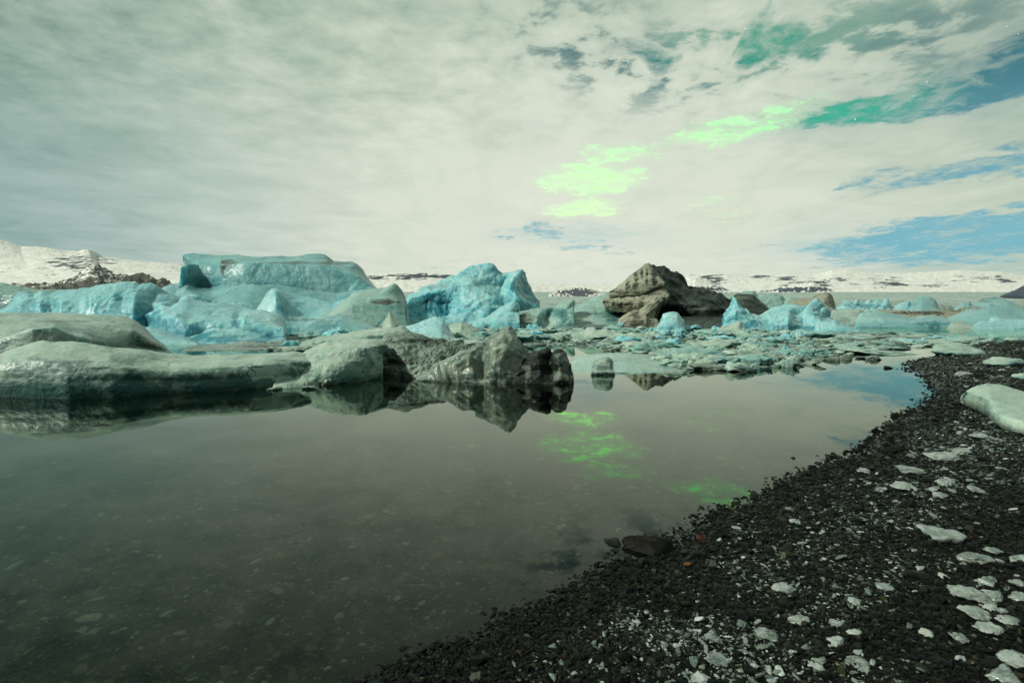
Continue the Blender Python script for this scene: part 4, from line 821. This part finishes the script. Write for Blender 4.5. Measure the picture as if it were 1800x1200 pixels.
for i in range(292):
    x = rr.uniform(505, 1715) if i % 3 else rr.uniform(1060, 1460)
    lo = np.interp(x, *zip(*FLU)); hi = np.interp(x, *zip(*FLL)); t = rr.random() ** .9; y = lo + (hi - lo) * t
    s_ = (y - 553) / 40
    w = rr.lognormvariate(3.75, .5) * (.45 + .55 * s_); h = min(rr.uniform(4.5, 12) * (.65 + .5 * s_), 17); w *= .9
    kd = rr.choices(['floe', 'teal', 'grey', 'dirty', 'bright'], [6, 4, 1.6, 1.3, 3.0 if y < 605 else .5])[0]
    if kd == 'bright': h *= 1.4; w *= .6
    if kd in ('grey', 'dirty'): h *= .8
    if x > 1450: h *= .55
    w = min(w, 150)
    o = block('ice_floe', kd, x, y, w, h, rr.uniform(.5, 1.1), 100 + i, .8 if y < 600 else .4, sub=4 if w < 70 else 5, slab=i % 3 > 1, rough=.24, flat=.8, tilt=.14, planes=14)
    tag(o, None, 'ice floe', KW[kd][1])
    pl = [p for q, p in LM if q <= x][-1]
    fl.append((o, KW[kd][0], 'far rows' if t < .33 else 'middle rows' if t < .67 else 'near rows', pl, x))
name_all(fl)
# stranded blocks along the near edge of the drift ice
for (x, y, w, h, kd, lab) in [
    (1303, 652, 62, 17, 'grey', 'rounded olive-green ice boulder at the near edge of the drift ice'),
    (1384, 645, 40, 15, 'grey', 'pyramid-shaped grey-green ice boulder right of the rounded olive one'),
    (1336, 640, 56, 9, 'dirty', 'flat brown-topped ice slab between the two ice boulders'),
    (1240, 649, 70, 10, 'dirty', 'dark ice slab at the water left of the rounded olive boulder'),
    (1430, 640, 46, 8, 'dirty', 'broken dark ice slab right of the pyramid-shaped boulder'),
    (1463, 634, 26, 7, 'dirty', 'small dark ice wedge, first of four pointing along the calm water'),
    (1488, 631, 22, 9, 'dirty', 'blunt dark ice wedge, second of four along the calm water'),
    (1514, 630, 20, 4, 'dirty', 'thin flat dark ice sliver, third of four along the calm water'),
    (1534, 632, 26, 8, 'dirty', 'arrow-shaped dark ice wedge, last of four along the calm water'),
    (1561, 647, 15, 4, 'rock', 'tiny dark stone alone in the calm water near the beach tip'),
    (1385, 622, 90, 11, 'dirty', 'long dark slab of ice with a brown top before the calm channel'),
    (1540, 620, 170, 6, 'grey', 'long thin dark ice strip bordering the bright channel of water'),
    (1300, 628, 110, 13, 'grey', 'broad dark blue-green slab in the middle of the near drift ice'),
    (1215, 634, 60, 12, 'floe', 'pale frosted slab above the dark slab at the water'),
    (1620, 598, 190, 6, 'dirty', 'longest flat strip of brown ice on the blue water at the right')]:
    tag(block('ice_floe' if kd != 'rock' else 'stone', kd, x, y, w, h, .7, int(x), .4, slab=False, rough=.2, flat=.8, tilt=.15), lab, 'stone' if kd == 'rock' else 'ice floe')
# small brash between the floes (uncountable)
bx = np.random.default_rng(5); n = 9000; x = bx.uniform(480, 1720, n); t = bx.random(n)
lo = np.interp(x, *zip(*FLU)); hi = np.interp(x, *zip(*FLL)) + 3; p = at_z(x, lo - 4 + (hi - lo + 4) * t); k_ = p[:, 1] / FOC
k = bx.random(n) < np.clip((1720 - x) / 200, .15, 1); p, k_ = p[k], k_[k]
s_ = k_ * bx.lognormal(0, .5, len(p)) * 3.2
BR = mat_stone('brash_ice', [(0, (.04, .06, .045)), (.2, (.14, .22, .18)), (.5, (.26, .40, .34)), (.9, (.44, .58, .50)), (1, (.60, .68, .60))], .4)
scatter('brash_ice', proto_collection('brash_shapes', [BR], 6, 2, 70, .45), p + np.stack([p[:, 0] * 0, p[:, 0] * 0, s_ * .1], -1), np.stack([s_ * 1.6, s_ * 1.2, s_ * .8], -1),
        np.stack([bx.normal(0, .1, len(p)), bx.normal(0, .1, len(p)), bx.uniform(0, 6.28, len(p))], -1), 'small broken brash ice filling the water between the floes', 'brash ice', 6)
# small bubbly bits floating before the frosted hump
for x, y, w, h, lab in [(572, 676, 26, 10, 'small white-tipped ice bit floating before the frosted hump'), (545, 683, 30, 6, 'flat glassy ice bit floating left of the white-tipped bit'), (482, 685, 24, 5, 'tiny bubbly ice bit floating by the whaleback iceberg')]:
    tag(block('ice_bit', 'clear', x, y, w, h, .8, int(x), .15), lab, 'ice chunk')

# --- ice and stones on the beach
berg('ice_slab', 'big smooth pale slab of ice stranded on the black beach at the right edge', 'floe',
     [([(1696, 695), (1716, 704), (1735, 714), (1750, 727), (1780, 738), (1815, 744), (1880, 744)], 'W'), ([(1697, 692, .9), (1718, 695, .55), (1742, 704, .1), (1770, 713, -.1), (1815, 718, -.25), (1880, 720, -.2)], 8.0),
      ([(1696, 690), (1704, 684), (1716, 678), (1735, 674), (1755, 675), (1780, 682), (1815, 692), (1880, 700)], 9.2)], sc=.6, cat='ice slab', amp=.01, scal=.02, size=.5, back=.5, depth=.15, z0=.27, smooth=3, bulge=.0, paint=[('pale', 1780, 700, 110, 40, .6)])
for (x, y, w, h, kd, lab, dr) in [
    (1682, 624, 78, 22, 'grey', 'broad grey-green ice slab grounded at the far tip of the beach', .8),
    (1738, 606, 34, 12, 'grey', 'low rounded grey ice lump on the far beach crest', .7), (1780, 601, 30, 9, 'grey', 'dark rounded boulder of ice on the far beach crest nearest the right edge', .7),
    (1762, 642, 60, 14, 'grey', 'flat frosted ice slab on the far beach behind the big smooth slab', .8), (1795, 664, 30, 8, 'floe', 'small frosted slab at the right edge behind the big smooth slab', .7)]:
    tag(block('ice_slab', kd, x, y, w, h, dr, int(x * 3), .5, ground=True), lab, 'ice slab')
CH = [(1519, 829, 22, 'small oval white ice chunk alone nearest the waterline on the upper beach'), (1588, 858, 48, 'bright wedge of white ice, largest of the upper beach cluster'),
      (1549, 861, 20, 'small white chunk touching the left end of the bright wedge'), (1660, 848, 38, 'flat white triangular ice plate right of the bright wedge'),
      (1598, 828, 42, 'flat oblong ice plate above the bright wedge'), (1642, 861, 23, 'small ice flake under the triangular plate'), (1655, 872, 26, 'round ice flake lowest below the triangular plate'),
      (1717, 862, 36, 'long thin ice flake right of the triangular plate'), (1657, 805, 52, 'longest ribbon-like ice plate high on the frosted gravel'), (1690, 795, 30, 'translucent round ice chunk right of the ribbon-like plate'),
      (1727, 770, 42, 'flat white ice plate highest on the frosted gravel'), (1602, 802, 17, 'small white ice chip left of the ribbon-like plate'), (1686, 761, 15, 'white ice chip directly below the big smooth slab'),
      (1695, 661, 26, 'narrow white ice flake left of and above the big smooth slab'), (1653, 944, 76, 'widest ice plate in the middle of the beach, flat and bubbly'),
      (1710, 982, 58, 'jagged stacked ice chunk right of and below the wide bubbly plate'), (1748, 969, 34, 'dim ice flake above the jagged stacked chunk'), (1790, 983, 34, 'ice plate at the right edge level with the jagged stacked chunk'),
      (1757, 985, 16, 'tiny ice chip between the jagged stacked chunk and the right edge'), (1787, 1026, 24, 'round ice piece at the right edge above the crowded cluster'), (1738, 1024, 30, 'grey pointed ice piece topping the crowded cluster'),
      (1714, 1029, 26, 'dim flat ice flake left of the grey pointed piece'), (1702, 1044, 60, 'long scalloped ice plate at the upper left of the crowded cluster'), (1750, 1049, 37, 'round glassy ice piece in the middle of the crowded cluster'),
      (1789, 1048, 35, 'ice plate at the right edge beside the glassy piece'), (1738, 1065, 32, 'broken ice sliver under the round glassy piece'), (1760, 1073, 22, 'small round ice nugget right of the broken sliver'),
      (1717, 1081, 53, 'heart-shaped ice plate, brightest of the crowded cluster'), (1770, 1090, 40, 'elongated ice plate right of the heart-shaped plate'), (1737, 1106, 44, 'glassy rounded ice plate below the heart-shaped plate'),
      (1688, 1124, 30, 'frosted ice flake left of and below the glassy rounded plate'), (1628, 1113, 24, 'upright angular ice chip alone left of the crowded cluster'), (1783, 1163, 62, 'wide flat ice plate near the bottom right corner'),
      (1762, 1190, 60, 'broad ice plate at the bottom edge in the right corner'), (1688, 1157, 19, 'small square ice chip left of the corner plates'), (1553, 1033, 30, 'dome-shaped ice piece alone in the middle of the lower beach'),
      (1660, 1014, 21, 'small oblong ice chip between the dome-shaped piece and the crowded cluster'), (1617, 998, 16, 'small upright glassy chip left of the oblong chip'), (1566, 916, 13, 'tiny white ice chip above and left of the wide bubbly plate'),
      (1470, 1097, 28, 'flat oval ice flake below and left of the dome-shaped piece'), (1502, 1113, 25, 'pointed ice flake right of the flat oval flake'), (1470, 1129, 32, 'crumpled ice flake directly below the flat oval flake'),
      (1508, 1147, 20, 'small triangular ice chip below the pointed flake'), (1437, 1174, 28, 'rounded ice flake near the bottom, left of the triangular chip'), (1514, 1171, 50, 'long dim ice plate near the bottom edge'),
      (1503, 1058, 26, 'cloudy ice nugget left of the dome-shaped piece'), (1386, 894, 14, 'single round ice bead close to the waterline in mid beach'), (1398, 917, 20, 'small clear ice chip below the round bead'),
      (1375, 1034, 40, 'bright crumpled ice chunk in the centre of the lower beach'), (1120, 1093, 17, 'white ice nugget on the dark wet gravel left of the frost'), (1060, 1137, 16, 'upright clear ice nugget leftmost on the dark gravel'),
      (1194, 1112, 17, 'small ring-like ice chip right of the white nugget'), (1226, 1108, 15, 'clear ice bead next to the ring-like chip'), (1312, 1101, 17, 'small oval ice flake right of the clear bead'),
      (1258, 1125, 38, 'broken strip of ice chips above the bright triangular plate'), (1192, 1137, 20, 'dim ice flake left of the bright triangular plate'), (1262, 1159, 44, 'bright triangular ice plate near the bottom centre'),
      (1308, 1146, 19, 'round frosted ice lump right of the bright triangular plate'), (1404, 1090, 38, 'long ice flake pointing right on the frosted strip'), (1347, 1115, 42, 'clump of frosty ice on the pale strip'),
      (1233, 1194, 38, 'ice plate cut by the bottom edge below the triangular plate'), (1356, 1196, 26, 'pale ice flake cut by the bottom edge, right one'), (1009, 1182, 14, 'single pale ice chip far left on the dark gravel near the bottom')]
for i, (x, y, w, lab) in enumerate(CH):
    ang = math.atan((y - 553) / FOC); hz_ = w * math.sin(ang) * .1
    o = block('ice_chunk', 'beach', x, y + 2, w * 1.05, w * (.26 if w > 30 else .38), .85, 900 + i, .09, ground=True, sink=.2, sub=4, flat=1.2, rough=.20, tilt=.3, planes=8)
    tag(o, lab, 'ice chunk')
rb = random.Random(9); made = 0; chips = []
while made < 120:
    x = rb.uniform(1100, 1800); y = rb.uniform(640, 1195); q = at_z(x, y, .15)
    if shore_dist(np.array([q[0]]), np.array([q[1]]))[0] < .5 or rb.random() > frost_at(np.array([q[0]]), np.array([q[1]]))[0] + .12: continue
    made += 1; w = rb.uniform(6, 13)
    tag(block('ice_chip', 'beach', x, y, w, w * .35, .7, 2000 + made, .03, ground=True, sub=2, flat=1.2, sink=.1), None, 'ice chip', 'small ice chips strewn over the beach')
    row = 'top beach strip,' if y < 740 else 'upper beach,' if y < 880 else 'mid beach,' if y < 1000 else 'lower beach,' if y < 1100 else 'foreground,'
    chips.append((bpy.context.scene.collection.objects[-1], 'tiny clear ice chip' if w < 8 else 'small ice chip' if w < 10.5 else 'thumb-sized ice chip', row, 'left half' if x < 1460 else 'middle' if x < 1620 else 'right side', x))
name_all(chips)
for x, y, w, h, dr, col, lab in [
    (1142, 966, 92, 20, .6, 'brown', 'big flat dark brown stone at the waterline'), (1232, 948, 17, 8, .8, 'red', 'small dull red stone right of the big brown stone'), (1210, 994, 19, 8, .8, 'orange', 'small orange stone on the black gravel'),
    (1253, 996, 16, 11, .8, 'grey', 'small grey-green stone right of the orange one'), (837, 1194, 24, 13, .8, 'grey', 'smooth grey stone at the bottom edge beside the water'), (1539, 758, 17, 7, .8, 'black', 'black stone standing in the water off the upper beach'),
    (1566, 793, 40, 8, .7, 'brown', 'flat dark brown stone on the upper beach'), (850, 1082, 24, 8, .8, 'black', 'black wet stone in the shallows, left of its pair'), (870, 1075, 14, 8, .8, 'black', 'black wet stone in the shallows, right of its pair')]:
    key = 'st_' + col
    if key not in _mc:
        c0 = dict(brown=(.010, .0085, .006), red=(.06, .02, .015), orange=(.15, .07, .02), grey=(.06, .065, .05), black=(.006, .007, .007))[col]
        _mc[key] = mat_stone('stone_' + col, [(0, c0), (1, tuple(v * 1.3 for v in c0))], .6, .1)
    o = block('stone', 'rock', x, y, w, h, dr, int(x + y), .1, ground=True, sink=.35, sub=4, rough=.05); o.data.materials[0] = _mc[key]
    tag(o, lab, 'stone')
